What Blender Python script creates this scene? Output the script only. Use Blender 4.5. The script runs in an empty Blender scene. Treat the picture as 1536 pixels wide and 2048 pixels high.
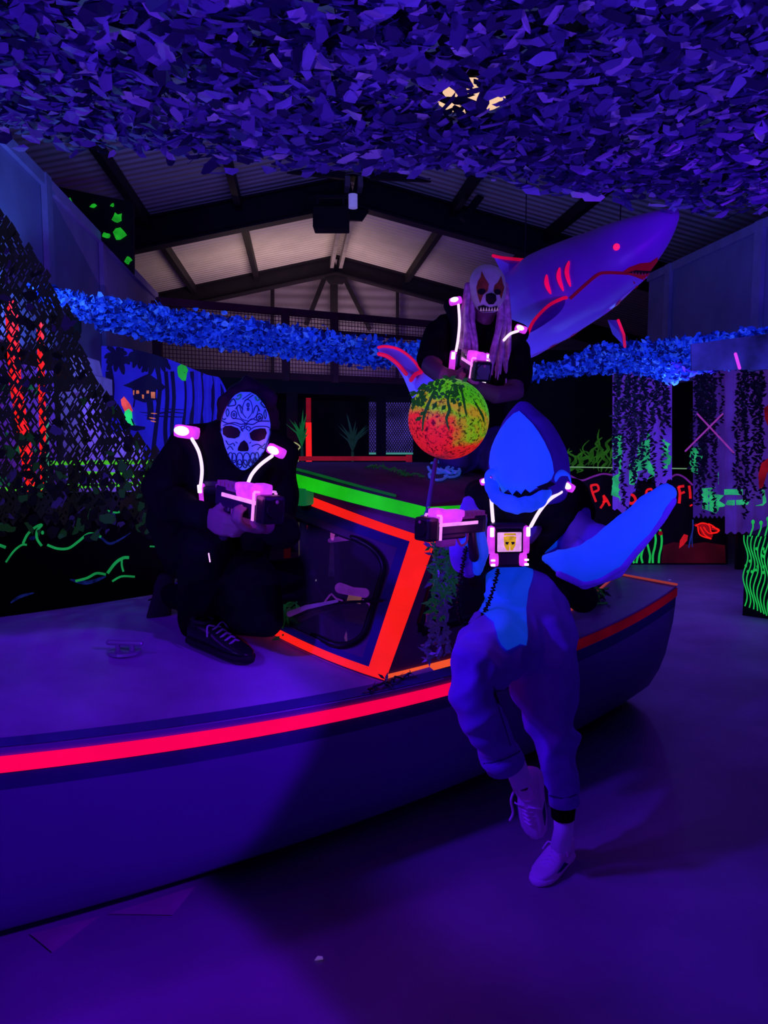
import bpy, bmesh, math, random
from mathutils import Vector, Matrix, noise
from mathutils.bvhtree import BVHTree
from mathutils.geometry import delaunay_2d_cdt
random.seed(7)
S = bpy.context.scene
COL = S.collection
R = math.radians
# ------------------------------------------------------------------ camera geometry (photo frame 1536 x 2048)
FPX, CAMZ = 1480.0, 1.5
PITCH = math.atan(141/FPX)
CP, SP = math.cos(PITCH), math.sin(PITCH)
CAMP = Vector((0, 0, CAMZ))
def ray(px, py):
    x = (px-768)/FPX; y = -(py-1024)/FPX
    return Vector((x, CP+y*SP, -SP+y*CP))
def P(px, py, d):
    r = ray(px, py); t = d/r.y
    return Vector((r.x*t, d, CAMZ+r.z*t))
def PZ(px, py, z):
    r = ray(px, py); t = (z-CAMZ)/r.z
    return Vector((r.x*t, r.y*t, z))
# ------------------------------------------------------------------ object helpers
DATA = {}
def wloc(o):
    v = Vector((0, 0, 0))
    while o is not None:
        v += o.location; o = o.parent
    return v
def tag(o, label=None, cat=None, group=None, kind=None):
    if label: o['label'] = label
    if cat: o['category'] = cat
    if group: o['group'] = group
    if kind: o['kind'] = kind
    return o
def thing(name, label, cat, loc, group=None):
    o = bpy.data.objects.new(name, None); COL.objects.link(o)
    o.empty_display_size = .1; o.location = loc
    return tag(o, label, cat, group)
class MB:
    def __init__(s): s.v = []; s.f = []; s.m = []; s.c = None
    def add(s, vs, fs, mi=0):
        b = len(s.v); s.v += [Vector(v) for v in vs]; s.f += [tuple(b+i for i in f) for f in fs]; s.m += [mi]*len(fs); return s
    def box(s, c, size, M=None, mi=0):
        x, y, z = [q/2 for q in size]; c = Vector(c)
        vs = [Vector((i, j, k)) for i in (-x, x) for j in (-y, y) for k in (-z, z)]
        if M is not None: vs = [M @ v for v in vs]
        return s.add([v+c for v in vs], [(0,1,3,2),(4,6,7,5),(0,4,5,1),(2,3,7,6),(0,2,6,4),(1,5,7,3)], mi)
    def rbox(s, c, size, bev, M=None, mi=0):
        bm = bmesh.new(); bmesh.ops.create_cube(bm, size=1)
        for v in bm.verts: v.co = Vector((v.co.x*size[0], v.co.y*size[1], v.co.z*size[2]))
        bmesh.ops.bevel(bm, geom=bm.edges[:], offset=bev, segments=2, affect='EDGES', profile=.6)
        bm.verts.index_update()
        vs = [(M @ v.co if M is not None else v.co.copy())+Vector(c) for v in bm.verts]
        s.add(vs, [[v.index for v in f.verts] for f in bm.faces], mi); bm.free(); return s
    def bar(s, a, b, w, h, mi=0, up=(0,0,1)):
        a = Vector(a); b = Vector(b); d = (b-a); L = d.length; d.normalize()
        sd = d.cross(Vector(up))
        if sd.length < 1e-4: sd = d.cross(Vector((1,0,0)))
        sd.normalize(); u = sd.cross(d)
        M = Matrix((sd, d, u)).transposed()
        return s.box((a+b)/2, (w, L, h), M, mi)
    def tube(s, path, rad, n=8, cap='round', mi=0, flat=None, closed=False):
        path = [Vector(p) for p in path]
        if not isinstance(rad, (list, tuple)): rad = [rad]*len(path)
        rad = list(rad)
        if cap == 'round' and not closed:
            d0 = (path[0]-path[1]).normalized(); d1 = (path[-1]-path[-2]).normalized()
            r0, r1 = rad[0], rad[-1]
            pre = [(path[0]+d0*r0*k, r0*math.sqrt(max(0, 1-k*k))) for k in (.97, .75, .4)]
            post = [(path[-1]+d1*r1*k, r1*math.sqrt(max(0, 1-k*k))) for k in (.4, .75, .97)]
            path = [p for p, _ in pre]+path+[p for p, _ in post]
            rad = [r for _, r in pre]+rad+[r for _, r in post]
        N = len(path); T = []
        for i in range(N):
            a = path[i-1] if i > 0 else (path[-1] if closed else path[0]); b = path[(i+1) % N] if (i < N-1 or closed) else path[-1]
            t = (b-a); T.append(t.normalized() if t.length > 1e-9 else Vector((0,0,1)))
        u = T[0].orthogonal().normalized() if flat is None else None
        base = len(s.v); vs = []
        for i in range(N):
            if flat is not None:
                fv = Vector(flat[0]); sd = T[i].cross(fv)
                if sd.length < 1e-5: sd = T[i].orthogonal()
                sd.normalize(); nn = sd.cross(T[i]).normalized(); e1, e2 = sd, nn*flat[1]
            else:
                u = (u-T[i]*u.dot(T[i]))
                u = u.normalized() if u.length > 1e-6 else T[i].orthogonal().normalized()
                e1, e2 = u, T[i].cross(u)
            for k in range(n):
                a = 2*math.pi*k/n
                vs.append(path[i]+(e1*math.cos(a)+e2*math.sin(a))*rad[i])
        fs = []
        for i in range(N if closed else N-1):
            j = (i+1) % N
            for k in range(n):
                fs.append((i*n+k, i*n+(k+1) % n, j*n+(k+1) % n, j*n+k))
        if cap and not closed:
            fs.append(tuple(range(n-1, -1, -1))); fs.append(tuple((N-1)*n+k for k in range(n)))
        return s.add(vs, fs, mi)
    def ell(s, c, r, M=None, nu=16, nv=10, mi=0):
        c = Vector(c); vs = []; fs = []
        for j in range(nv+1):
            th = math.pi*(j/nv*.98+.01)
            for k in range(nu):
                a = 2*math.pi*k/nu
                v = Vector((math.sin(th)*math.cos(a)*r[0], math.sin(th)*math.sin(a)*r[1], math.cos(th)*r[2]))
                vs.append((M @ v if M is not None else v)+c)
        for j in range(nv):
            for k in range(nu):
                fs.append((j*nu+k, (j+1)*nu+k, (j+1)*nu+(k+1) % nu, j*nu+(k+1) % nu))
        fs.append(tuple(range(nu))); fs.append(tuple(nv*nu+k for k in range(nu-1, -1, -1)))
        return s.add(vs, fs, mi)
    def loft(s, rings, closed=True, cap=True, mi=0):
        n = len(rings[0]); vs = [p for r in rings for p in r]; fs = []
        for i in range(len(rings)-1):
            for k in range(n if closed else n-1):
                fs.append((i*n+k, i*n+(k+1) % n, (i+1)*n+(k+1) % n, (i+1)*n+k))
        if cap and closed:
            fs.append(tuple(range(n-1, -1, -1))); fs.append(tuple((len(rings)-1)*n+k for k in range(n)))
        return s.add(vs, fs, mi)
    def prism(s, pts, off, mi=0):
        n = len(pts); off = Vector(off); a = [Vector(p) for p in pts]
        return s.add(a+[p+off for p in a], [tuple(range(n)), tuple(range(2*n-1, n-1, -1))]+[(i, i+n, (i+1) % n+n, (i+1) % n) for i in range(n)], mi)
    def xf(s, M):
        s.v = [M @ v for v in s.v]; return s
    def obj(s, name, mat, parent=None, smooth=False, label=None, norm=True):
        base = wloc(parent) if parent is not None else Vector((0,0,0))
        me = bpy.data.meshes.new(name)
        me.from_pydata([v-base for v in s.v], [], s.f)
        mats = mat if isinstance(mat, (list, tuple)) else [mat]
        for m in mats: me.materials.append(m)
        if len(mats) > 1: me.polygons.foreach_set('material_index', s.m)
        if norm:
            bm = bmesh.new(); bm.from_mesh(me); bmesh.ops.recalc_face_normals(bm, faces=bm.faces[:]); bm.to_mesh(me); bm.free()
        if smooth: me.polygons.foreach_set('use_smooth', [True]*len(me.polygons))
        if s.c is not None:
            at = me.color_attributes.new('Col', 'FLOAT_COLOR', 'POINT')
            at.data.foreach_set('color', [q for c in s.c for q in (c[0], c[1], c[2], 1)])
        me.update()
        o = bpy.data.objects.new(name, me); COL.objects.link(o)
        if parent is not None: o.parent = parent
        if label: o['label'] = label
        return o
    def split(s, name, mat, parent=None, smooth=False):
        par = list(range(len(s.v)))
        def fd(i):
            while par[i] != i: par[i] = par[par[i]]; i = par[i]
            return i
        for f in s.f:
            for i in f[1:]: par[fd(i)] = fd(f[0])
        gr = {}
        for fi, f in enumerate(s.f): gr.setdefault(fd(f[0]), []).append(fi)
        out = []
        for fl in gr.values():
            k = MB(); mp = {}
            for fi in fl:
                for i in s.f[fi]:
                    if i not in mp: mp[i] = len(k.v); k.v.append(s.v[i])
                k.f.append(tuple(mp[i] for i in s.f[fi])); k.m.append(s.m[fi])
            out.append(k.obj(name, mat, parent, smooth))
        return out
    def bvh(s): return BVHTree.FromPolygons(s.v, s.f)
def fuse(mb, voxel=.012, smooth=6, wr=0, wfreq=9.0, fac=.5, aniso=(1,1,1)):
    """one continuous skin from overlapping closed shapes"""
    me = bpy.data.meshes.new('tmp'); me.from_pydata(mb.v, [], mb.f)
    bm = bmesh.new(); bm.from_mesh(me); bmesh.ops.recalc_face_normals(bm, faces=bm.faces[:]); bm.to_mesh(me); bm.free()
    o = bpy.data.objects.new('tmp', me); COL.objects.link(o)
    m = o.modifiers.new('r', 'REMESH'); m.mode = 'VOXEL'; m.voxel_size = voxel
    if smooth:
        q = o.modifiers.new('s', 'SMOOTH'); q.factor = fac; q.iterations = smooth
    dg = bpy.context.evaluated_depsgraph_get(); ev = o.evaluated_get(dg)
    m2 = bpy.data.meshes.new_from_object(ev)
    out = MB(); nn = [v.normal.copy() for v in m2.vertices]
    vs = [v.co.copy() for v in m2.vertices]
    if wr:
        A = Vector(aniso)
        for i, v in enumerate(vs):
            q = Vector((v.x*A.x, v.y*A.y, v.z*A.z))*wfreq
            w_ = Vector((noise.noise(q*.6),noise.noise(q*.6+Vector((9,2,4))),noise.noise(q*.6+Vector((1,8,5)))))*.5
            k = (1-abs(noise.noise(q+w_)))**3*1.2+.35*(1-abs(noise.noise(q*2.0+w_+Vector((3,1,7)))))**3-.7
            vs[i] = v+nn[i]*wr*k
        for it in range(3):
            ac = [Vector((0,0,0)) for _ in vs]; ct = [0]*len(vs)
            for e in m2.edges:
                a, b = e.vertices; ac[a] += vs[b]; ac[b] += vs[a]; ct[a] += 1; ct[b] += 1
            vs = [vs[i]*.5+ac[i]*(.5/max(1,ct[i])) for i in range(len(vs))]
    out.add(vs, [tuple(p.vertices) for p in m2.polygons])
    bpy.data.objects.remove(o); bpy.data.meshes.remove(me); bpy.data.meshes.remove(m2)
    return out
# ------------------------------------------------------------------ paint / patches lying on a surface
def inside(pt, poly):
    x, y = pt; r = False; n = len(poly)
    for i in range(n):
        x1, y1 = poly[i]; x2, y2 = poly[i-1]
        if (y1 > y) != (y2 > y) and x < (x2-x1)*(y-y1)/(y2-y1)+x1: r = not r
    return r
def hit(bv, px, py, off):
    r = ray(px, py).normalized()
    loc, nor, idx, dist = bv.ray_cast(CAMP, r)
    if loc is None:
        q = bv.find_nearest(CAMP+r*hit.last)
        loc, nor = q[0], q[1]
    else:
        hit.last = dist
    if nor.dot(r) > 0: nor = -nor
    return loc+nor*off
hit.last = 3.0
def patch(mb, bv, poly, off=.004, step=6, mi=0):
    pts = []; n = len(poly)
    for i in range(n):
        a = Vector(poly[i]); b = Vector(poly[(i+1) % n]); k = max(1, int((b-a).length/step))
        for j in range(k): pts.append(a+(b-a)*j/k)
    m = len(pts); ed = [(i, (i+1) % m) for i in range(m)]
    xs = [p.x for p in pts]; ys = [p.y for p in pts]
    pl = [(p.x, p.y) for p in pts]
    y = min(ys)+step/2; row = 0
    while y < max(ys):
        x = min(xs)+(step/2 if row % 2 else 0)
        while x < max(xs):
            if inside((x, y), pl) and min((Vector((x, y))-p).length for p in pts) > step*.45: pts.append(Vector((x, y)))
            x += step
        y += step; row += 1
    vs, es, fs, a, b, c = delaunay_2d_cdt([Vector((p.x, p.y)) for p in pts], ed, [], 1, .01)
    mb.add([hit(bv, v.x, v.y, off) for v in vs], [tuple(f) for f in fs], mi)
    return mb
def smooth_line(pts, k=5):
    pts = [Vector((p[0], p[1], p[2] if len(p) > 2 else 0)) for p in pts]
    if len(pts) < 3: return [pts[0]+(pts[1]-pts[0])*i/k for i in range(k+1)]
    o = []
    for i in range(len(pts)-1):
        p0 = pts[max(0, i-1)]; p1 = pts[i]; p2 = pts[i+1]; p3 = pts[min(len(pts)-1, i+2)]
        for j in range(k):
            t = j/k
            o.append(.5*((2*p1)+(p2-p0)*t+(2*p0-5*p1+4*p2-p3)*t*t+(3*p1-p0-3*p2+p3)*t**3))
    o.append(pts[-1]); return o
def stroke(mb, bv, pts, w, off=.004, k=5, mi=0, taper=False):
    ln = smooth_line(pts, k); N = len(ln); vs = []
    for i, p in enumerate(ln):
        t = (ln[min(N-1, i+1)]-ln[max(0, i-1)]); t = t.normalized() if t.length > 1e-6 else Vector((1,0,0))
        nrm = Vector((-t.y, t.x, 0)); ww = w/2
        if taper: ww *= max(.15, math.sin(math.pi*(i+.3)/(N-.4)))**.7
        for q in (-ww, ww):
            vs.append(hit(bv, p.x+nrm.x*q, p.y+nrm.y*q, off))
    mb.add(vs, [(2*i, 2*i+1, 2*i+3, 2*i+2) for i in range(N-1)], mi); return mb
def oval(cx, cy, rx, ry, n=16, rot=0):
    c, s_ = math.cos(rot), math.sin(rot); o = []
    for i in range(n):
        a = 2*math.pi*i/n; x = rx*math.cos(a); y = ry*math.sin(a); o.append((cx+x*c-y*s_, cy+x*s_+y*c))
    return o
def plane_bvh(corners): return BVHTree.FromPolygons([Vector(c) for c in corners], [tuple(range(len(corners)))])
# ------------------------------------------------------------------ materials
def mat(name, base, emit=None, es=1.0, rough=.7, var=.25, scale=6.0, metal=0, bump=0, spec=.3, attr=False, evar=.0, sheen=0):
    m = bpy.data.materials.new(name); m.use_nodes = True; nt = m.node_tree; N = nt.nodes; L = nt.links
    b = N['Principled BSDF']
    b.inputs['Roughness'].default_value = rough; b.inputs['Metallic'].default_value = metal
    b.inputs['Specular IOR Level'].default_value = spec
    tc = N.new('ShaderNodeTexCoord'); no = N.new('ShaderNodeTexNoise'); no.inputs['Scale'].default_value = scale; no.inputs['Detail'].default_value = 5
    L.new(tc.outputs['Object'], no.inputs['Vector'])
    cr = N.new('ShaderNodeValToRGB'); cr.color_ramp.elements[0].position = .3; cr.color_ramp.elements[1].position = .7
    lo = [max(0, q*(1-var)) for q in base]; hi = [min(1, q*(1+var)) for q in base]
    cr.color_ramp.elements[0].color = (*lo, 1); cr.color_ramp.elements[1].color = (*hi, 1)
    L.new(no.outputs['Fac'], cr.inputs['Fac'])
    out = cr.outputs['Color']
    if attr:
        at = N.new('ShaderNodeAttribute'); at.attribute_name = 'Col'
        mx = N.new('ShaderNodeMix'); mx.data_type = 'RGBA'; mx.blend_type = 'MULTIPLY'; mx.inputs['Factor'].default_value = 1
        L.new(out, mx.inputs['A']); L.new(at.outputs['Color'], mx.inputs['B']); out = mx.outputs['Result']
    L.new(out, b.inputs['Base Color'])
    if emit is not None:
        if attr or evar:
            mx2 = N.new('ShaderNodeMix'); mx2.data_type = 'RGBA'; mx2.blend_type = 'MULTIPLY'; mx2.inputs['Factor'].default_value = 1
            mx2.inputs['A'].default_value = (*emit, 1)
            if attr: L.new(at.outputs['Color'], mx2.inputs['B'])
            else:
                c2 = N.new('ShaderNodeValToRGB'); c2.color_ramp.elements[0].position = .3; c2.color_ramp.elements[1].position = .65
                q = 1-evar; c2.color_ramp.elements[0].color = (q, q, q, 1); L.new(no.outputs['Fac'], c2.inputs['Fac']); L.new(c2.outputs['Color'], mx2.inputs['B'])
            L.new(mx2.outputs['Result'], b.inputs['Emission Color'])
        else:
            b.inputs['Emission Color'].default_value = (*emit, 1)
        b.inputs['Emission Strength'].default_value = es
    if bump:
        bp = N.new('ShaderNodeBump'); bp.inputs['Strength'].default_value = bump; bp.inputs['Distance'].default_value = .02
        L.new(no.outputs['Fac'], bp.inputs['Height']); L.new(bp.outputs['Normal'], b.inputs['Normal'])
    if sheen:
        b.inputs['Sheen Weight'].default_value = sheen
    return m
def glow(name, c, s=1.0, evar=.12, scale=9, base=None):
    return mat(name, base or tuple(q*.5 for q in c), emit=c, es=s, evar=evar, scale=scale, rough=.6)
# ------------------------------------------------------------------ shared materials
M_floor = mat('floor_concrete', (.34,.26,.42), rough=.55, var=.35, scale=1.3, bump=.15)
M_white = mat('white_panel', (.34,.32,.62), rough=.7, var=.12, scale=2)
M_batten = mat('panel_batten', (.42,.38,.7), rough=.7, var=.12)
M_black = mat('black_paint', (.006,.006,.009), rough=.75, var=.4)
M_steel = mat('dark_steel', (.006,.004,.012), rough=.6, var=.3)
M_steel2 = mat('grey_steel', (.25,.22,.26), rough=.5, var=.2)
M_cloth = mat('black_cloth', (.0045,.004,.006), rough=.95, var=.4, spec=.05)
M_vest = mat('black_webbing', (.004,.004,.006), rough=.8, var=.4, spec=.1)
M_skin = mat('dim_skin', (.16,.07,.11), rough=.6, var=.12, scale=12)
M_rubber = mat('black_rubber', (.008,.006,.01), rough=.35, var=.3)
M_red = glow('fluorescent_red', (1.0,.012,.008), .95)
M_red2 = glow('fluorescent_red_dim', (.42,.004,.010), .5, evar=.4, scale=5)
M_orange = glow('fluorescent_orange', (1.0,.10,.03), .9)
M_pinkred = glow('fluorescent_pink_red', (1.0,.0,.075), 1.0, evar=.15, scale=3)
M_green = glow('fluorescent_green', (.01,.55,.008), .95, evar=.35, scale=7)
M_green2 = glow('fluorescent_green_line', (.015,.62,.09), .7, evar=.25)
M_greend = glow('green_dim', (.006,.16,.03), .55, evar=.5)
M_lime = glow('lime_tape', (.09,.7,.03), .8, evar=.3)
M_pink = glow('pink_glow', (.75,.05,.85), 1.0, evar=.35, scale=30)
M_pinkw = glow('white_pink_glow', (1.0,.50,1.0), 1.3, evar=.1)
M_hot = glow('lamp_core', (1.0,.75,1.0), 2.2, evar=.05)
M_gunglow = glow('gun_light', (1.0,.33,.95), 1.0, evar=.35, scale=25)
M_tube = glow('light_tube', (1.0,.72,.95), 1.25, evar=.1)
M_gunbody = mat('gun_dark_plastic', (.02,.006,.03), rough=.4, var=.3)
M_gunpurp = mat('gun_purple_plastic', (.12,.02,.15), emit=(.10,.008,.13), es=.6, rough=.4)
M_sternred = mat('stern_tape', (.25,.01,.02), emit=(.16,.0,.006), es=.5, evar=.9, scale=2.5)
M_leaf = mat('dark_leaf', (.03,.08,.04), emit=(.002,.016,.005), es=.6, rough=.5, var=.5, scale=20)
M_leafdk = mat('black_leaf', (.02,.01,.03), rough=.4, var=.5, scale=20)
M_line = mat('mask_line', (.004,.004,.06), emit=(.002,.002,.05), es=1, rough=.7)
M_dark = mat('socket_black', (.003,.002,.006), rough=.8)
# ------------------------------------------------------------------ the hall (its long axis is turned a little to the left of the view)
YAW = math.atan(173/FPX*math.cos(PITCH)); HC, HS = math.cos(YAW), math.sin(YAW)
def H(u, v, z): return Vector((u*HC-v*HS, u*HS+v*HC, z))
def hu(p): return p.x*HC+p.y*HS
def hv(p): return -p.x*HS+p.y*HC
def HV(px, py, v):
    r = ray(px, py); t = v/(-r.x*HS+r.y*HC)
    return CAMP+r*t
def HU(px, py, u):
    r = ray(px, py); t = u/(r.x*HC+r.y*HS)
    return CAMP+r*t
def struct(mb, name, m, smooth=False, parent=None):
    o = mb.obj(name, m, parent, smooth); 
    if parent is None: o['kind'] = 'structure'
    return o
ZT = 3.8
UL = hu(PZ(165, 432, ZT)); UR = hu(PZ(1420, 490, ZT))
U0 = hu(P(705, 365, 11)); V1 = hv(P(705, 365, 11)); ZR = P(705, 352, 11).z
q = HV(270, 440, V1); SLOPE = (ZR-q.z)/abs(hu(q)-U0)
V2 = V1*1.42; VB = V1*1.52
print('hall', UL, UR, U0, V1, ZR, SLOPE, V2, VB)
def zroof(u): return ZR-SLOPE*abs(u-U0)
UA, UB = U0-6.6, U0+6.6
# floor
m = MB(); m.add([H(UA,-4,0),H(UB,-4,0),H(UB,VB,0),H(UA,VB,0),H(UA,-4,-.1),H(UB,-4,-.1),H(UB,VB,-.1),H(UA,VB,-.1)],[(0,1,2,3),(7,6,5,4),(0,4,5,1),(1,5,6,2),(2,6,7,3),(3,7,4,0)])
FLOOR = struct(m, 'floor', M_floor)
M_mark = mat('floor_pale_patch', (.62,.36,.5), rough=.6, var=.2)
mk = MB()
for tri in ([(60,1868),(200,1832),(105,1905)], [(215,1828),(392,1772),(345,1830)]):
    mk.add([PZ(x, y, .004) for x, y in tri], [(0,1,2)])
mk.obj('floor_paint_mark', M_mark, FLOOR)
# corrugated roof
def corr(name, col, axis, scale, dist=.03, var=.1):
    m = mat(name, col, rough=.55, var=var, scale=2)
    nt = m.node_tree; N = nt.nodes; L = nt.links
    tc = N.new('ShaderNodeTexCoord'); mp = N.new('ShaderNodeMapping'); mp.inputs['Rotation'].default_value = (0, 0, -YAW)
    w = N.new('ShaderNodeTexWave'); w.bands_direction = axis; w.inputs['Scale'].default_value = scale; w.inputs['Distortion'].default_value = 0
    bp = N.new('ShaderNodeBump'); bp.inputs['Strength'].default_value = .8; bp.inputs['Distance'].default_value = dist
    L.new(tc.outputs['Object'], mp.inputs['Vector']); L.new(mp.outputs['Vector'], w.inputs['Vector']); L.new(w.outputs['Fac'], bp.inputs['Height'])
    L.new(bp.outputs['Normal'], N['Principled BSDF'].inputs['Normal']); return m
M_roof = corr('roof_sheet', (.5,.45,.48), 'Y', 2.0)
M_gable = corr('gable_sheet', (.45,.38,.5), 'Z', 1.6)
m = MB()
for a, b in ((UA, U0), (U0, UB)):
    m.add([H(a,-4,zroof(a)),H(b,-4,zroof(b)),H(b,VB,zroof(b)),H(a,VB,zroof(a)),H(a,-4,zroof(a)+.08),H(b,-4,zroof(b)+.08),H(b,VB,zroof(b)+.08),H(a,VB,zroof(a)+.08)],[(0,1,2,3),(7,6,5,4),(0,4,5,1),(1,5,6,2),(2,6,7,3),(3,7,4,0)])
struct(m, 'ceiling', M_roof)
# walls
m = MB(); m.add([H(UA,VB,0),H(UB,VB,0),H(UB,VB,zroof(UB)),H(U0,VB,ZR),H(UA,VB,zroof(UA))],[(0,1,2,3,4)])
m.prism([H(UA,VB,0),H(UB,VB,0),H(UB,VB,zroof(UB)),H(U0,VB,ZR),H(UA,VB,zroof(UA))], H(0,.1,0))
struct(m, 'wall_back', M_gable)
m = MB()
for u, s_ in ((UA,-1),(UB,1)):
    m.prism([H(u,-4,0),H(u,VB,0),H(u,VB,zroof(u)),H(u,-4,zroof(u))], H(s_*.1,0,0))
struct(m, 'wall_outer', M_steel)
def partition(name, u, v0, v1, out, steps):
    m = MB(); m.prism([H(u,v0,2.25),H(u,v1,2.25),H(u,v1,ZT),H(u,v0,ZT)], H(out*.06,0,0))
    o = struct(m, name, M_white)
    b = MB()
    for v in steps: b.box(H(u-out*.03,v,(ZT+2.25)/2), (.05,.14,ZT-2.27), Matrix.Rotation(YAW,3,'Z'))
    b.box(H(u-out*.02,(v0+v1)/2,ZT-.06), (.04,v1-v0-.02,.1), Matrix.Rotation(YAW,3,'Z'))
    b.obj('panel_batten', M_batten, o)
    return o
vl = [hv(HU(x, 600, UL)) for x in (95, 203, 312)]
vr = [hv(HU(x, 600, UR)) for x in (1297, 1340, 1520)]
partition('wall_left', UL, 3.6, vl[2], -1, vl[:2])
partition('wall_right', UR, 3.0, vr[0], 1, [vr[1], vr[2]])
# rafters
def rafter(name, v, d, z_off=.02):
    m = MB()
    for a, b in ((UA, U0), (U0, UB)):
        p, q = H(a,v,zroof(a)-z_off), H(b,v,zroof(b)-z_off)
        for (w, h, dz) in ((.22,.03,0),(.04,d,-d/2),(.22,.03,-d)):
            m.bar(p+Vector((0,0,dz)), q+Vector((0,0,dz)), w, h)
    # apex haunch plates
    m.prism([H(U0-.32,v-.03,ZR-d*.9),H(U0+.32,v-.03,ZR-d*.9),H(U0+.14,v-.03,ZR-d-.22),H(U0-.14,v-.03,ZR-d-.22)], H(0,.06,0))
    return struct(m, name, M_steel)
rafter('beam_front', V1, .40); rafter('beam_rear', V2, .34)
# purlins running along the hall
def at_v1(px, py): return HV(px, py, V1)
pm = MB()
for px, py in ((478,430),(300,515),(905,455),(1090,520),(120,470)):
    u = hu(HV(px, py, V1)); z = zroof(u)-.09
    pm.bar(H(u,2,z), H(u,V2+.6,z), .09, .16)
struct(pm, 'beam_purlins', M_steel)
for i, du in enumerate((-.09,.09)):
    m = MB(); m.bar(H(U0+du,V1-.3,ZR-.17), H(U0+du,V2-.1,ZR-.2), .07, .14)
    t = m.obj('ridge_tube', M_steel2); tag(t, kind='structure')
m = MB()   # roof cross bracing above the front rafter
for (x1,y1),(x2,y2) in (((205,362),(305,305)),((300,308),(690,352)),((740,352),(985,362)),((985,360),(925,440)),((150,312),(200,370))):
    a = HV(x1,y1,V1-.5); b = HV(x2,y2,V1-.7)
    m.bar(a, b, .07, .09)
struct(m, 'beam_bracing', M_steel)
# gable frame steelwork
m = MB(); v = VB-.2
def GP(px, py): return HV(px, py, v)
for a, b, w in (((668,527),(668,780),.16),((652,548),(612,650),.09),((684,548),(740,660),.09),((545,556),(545,780),.07),((795,566),(795,780),.07),((640,548),(700,548),.12)):
    m.bar(GP(*a), GP(*b), w, .1, up=(0,1,0))
struct(m, 'beam_gable_frame', M_steel)
m = MB(); m.bar(HV(425,586,v-.1), HV(664,533,v-.1), .05,.06); struct(m, 'trim_1', mat('white_trim', (.8,.72,.8), rough=.5))
# mezzanine with wire-mesh guard rail
A0, A1 = P(312,590,9.2), P(868,640,11.0)
ztop = 3.2; A0.z = A1.z = 0
def mz(t, z): 
    q = A0.lerp(A1, t); q.z = z; return q
root = thing('mesh_railing', 'dark mezzanine guard rail of wire mesh panels behind the blue leafy canopy', 'railing', mz(.5, 2.36))
m = MB()
for t in (0,.42,.6,.98): m.bar(mz(t,2.3), mz(t,ztop), .10, .10, up=(0,1,0))
for z, h in ((ztop,.09),(2.98,.05),(2.36,.09)): m.bar(mz(0,z), mz(.99,z), .07, h)
M_frame = mat('railing_frame', (.10,.02,.035), rough=.6)
m.obj('railing_frame', M_frame, root)
m = MB(); n = 84
M_wire = mat('mesh_wire', (.11,.03,.06), rough=.6)
for i in range(n+1):
    t = i/n*.98; m.bar(mz(t,2.36), mz(t,ztop), .008,.008, up=(0,1,0))
for j in range(17):
    z = 2.38+j*.05; m.bar(mz(0,z), mz(.98,z), .008,.008)
m.obj('wire_mesh', M_wire, root)
m = MB(); off = Vector((0,.0,0))
m.prism([mz(-.2,2.14), mz(1.05,2.14), mz(1.05,2.34), mz(-.2,2.34)], Vector((0,1.6,0)))
tag(m.obj('mezzanine_deck', M_steel), kind='structure')
m = MB()
m.prism([mz(.42,0), mz(.46,0), mz(.46,2.14), mz(.42,2.14)], Vector((0,.1,0)))
m.prism([mz(.76,0), mz(.80,0), mz(.80,2.14), mz(.76,2.14)], Vector((0,.1,0)))
struct(m, 'beam_posts', M_steel)
# black lower screens
def screen(name, x0, y0, x1, y1, d, m=M_black, th=.06, d1=None):
    d1 = d1 or d
    a, b = P(x0,y1,d), P(x1,y1,d1); c, e = P(x1,y0,d1), P(x0,y0,d); a.z = max(a.z, 0); b.z = max(b.z, 0)
    k = MB(); k.prism([a,b,c,e], Vector((0,th,0))); return k, [a,b,c,e]
k, _ = screen('x', 330, 765, 900, 1000, 12.6, d1=13.0); 
for v_ in k.v:
    if v_.z < 1: v_.z = 0
struct(k, 'wall_screen', M_black)
k, _ = screen('x', 1000, 700, 1400, 1050, 11.0)
for v_ in k.v:
    if v_.z < 1.2: v_.z = 0
SCR = struct(k, 'wall_screen_right', M_black)
bv = plane_bvh([P(1000,700,10.99),P(1400,700,10.99),P(1400,1000,10.99),P(1000,1000,10.99)])
k = MB(); random.seed(3)
for i in range(26):
    x = 1120+i*4.4+random.uniform(-4,4); h = random.uniform(20,60)*(.5+i/26); y0 = random.uniform(915,950)
    pts = [(x,y0)]
    for j in range(1,5): pts.append((x+random.uniform(-9,11)+j*2, y0-h*j/4))
    stroke(k, bv, pts, random.uniform(3,8), .01, 3, taper=True)
k.obj('painted_leaves', glow('olive_paint', (.04,.22,.02), .35, evar=.6, scale=8), SCR)
# speaker box hung under the ridge
root = thing('loudspeaker', 'black box hanging from the roof ridge by a bracket', 'loudspeaker', P(661,455,10.0))
m = MB(); a, b = P(625,411,10.0), P(697,455,10.0)
m.rbox(((a.x+b.x)/2,10.15,(a.z+b.z)/2), (b.x-a.x,.3,a.z-b.z), .02); m.obj('cabinet', M_black, root)
m = MB(); c = P(661,411,10.1)
for s_ in (-.17,.17): m.bar(c+Vector((s_,0,0)), c+Vector((s_,0,.12)), .03,.03, up=(0,1,0))
m.bar(c+Vector((-.19,0,.11)), c+Vector((.35,.05,.13)), .04,.04); m.obj('bracket', M_steel, root)
m = MB(); c = P(706,405,10.0); m.tube([c+Vector((0,0,-.07)), c+Vector((0,0,.1))], .06, 12, 'flat')
tag(m.obj('clear_lamp', mat('clear_lamp', (.8,.8,.9), emit=(.15,.12,.5), es=.7, rough=.2)), 'small clear glass lamp next to the hanging black box', 'lamp')
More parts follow.
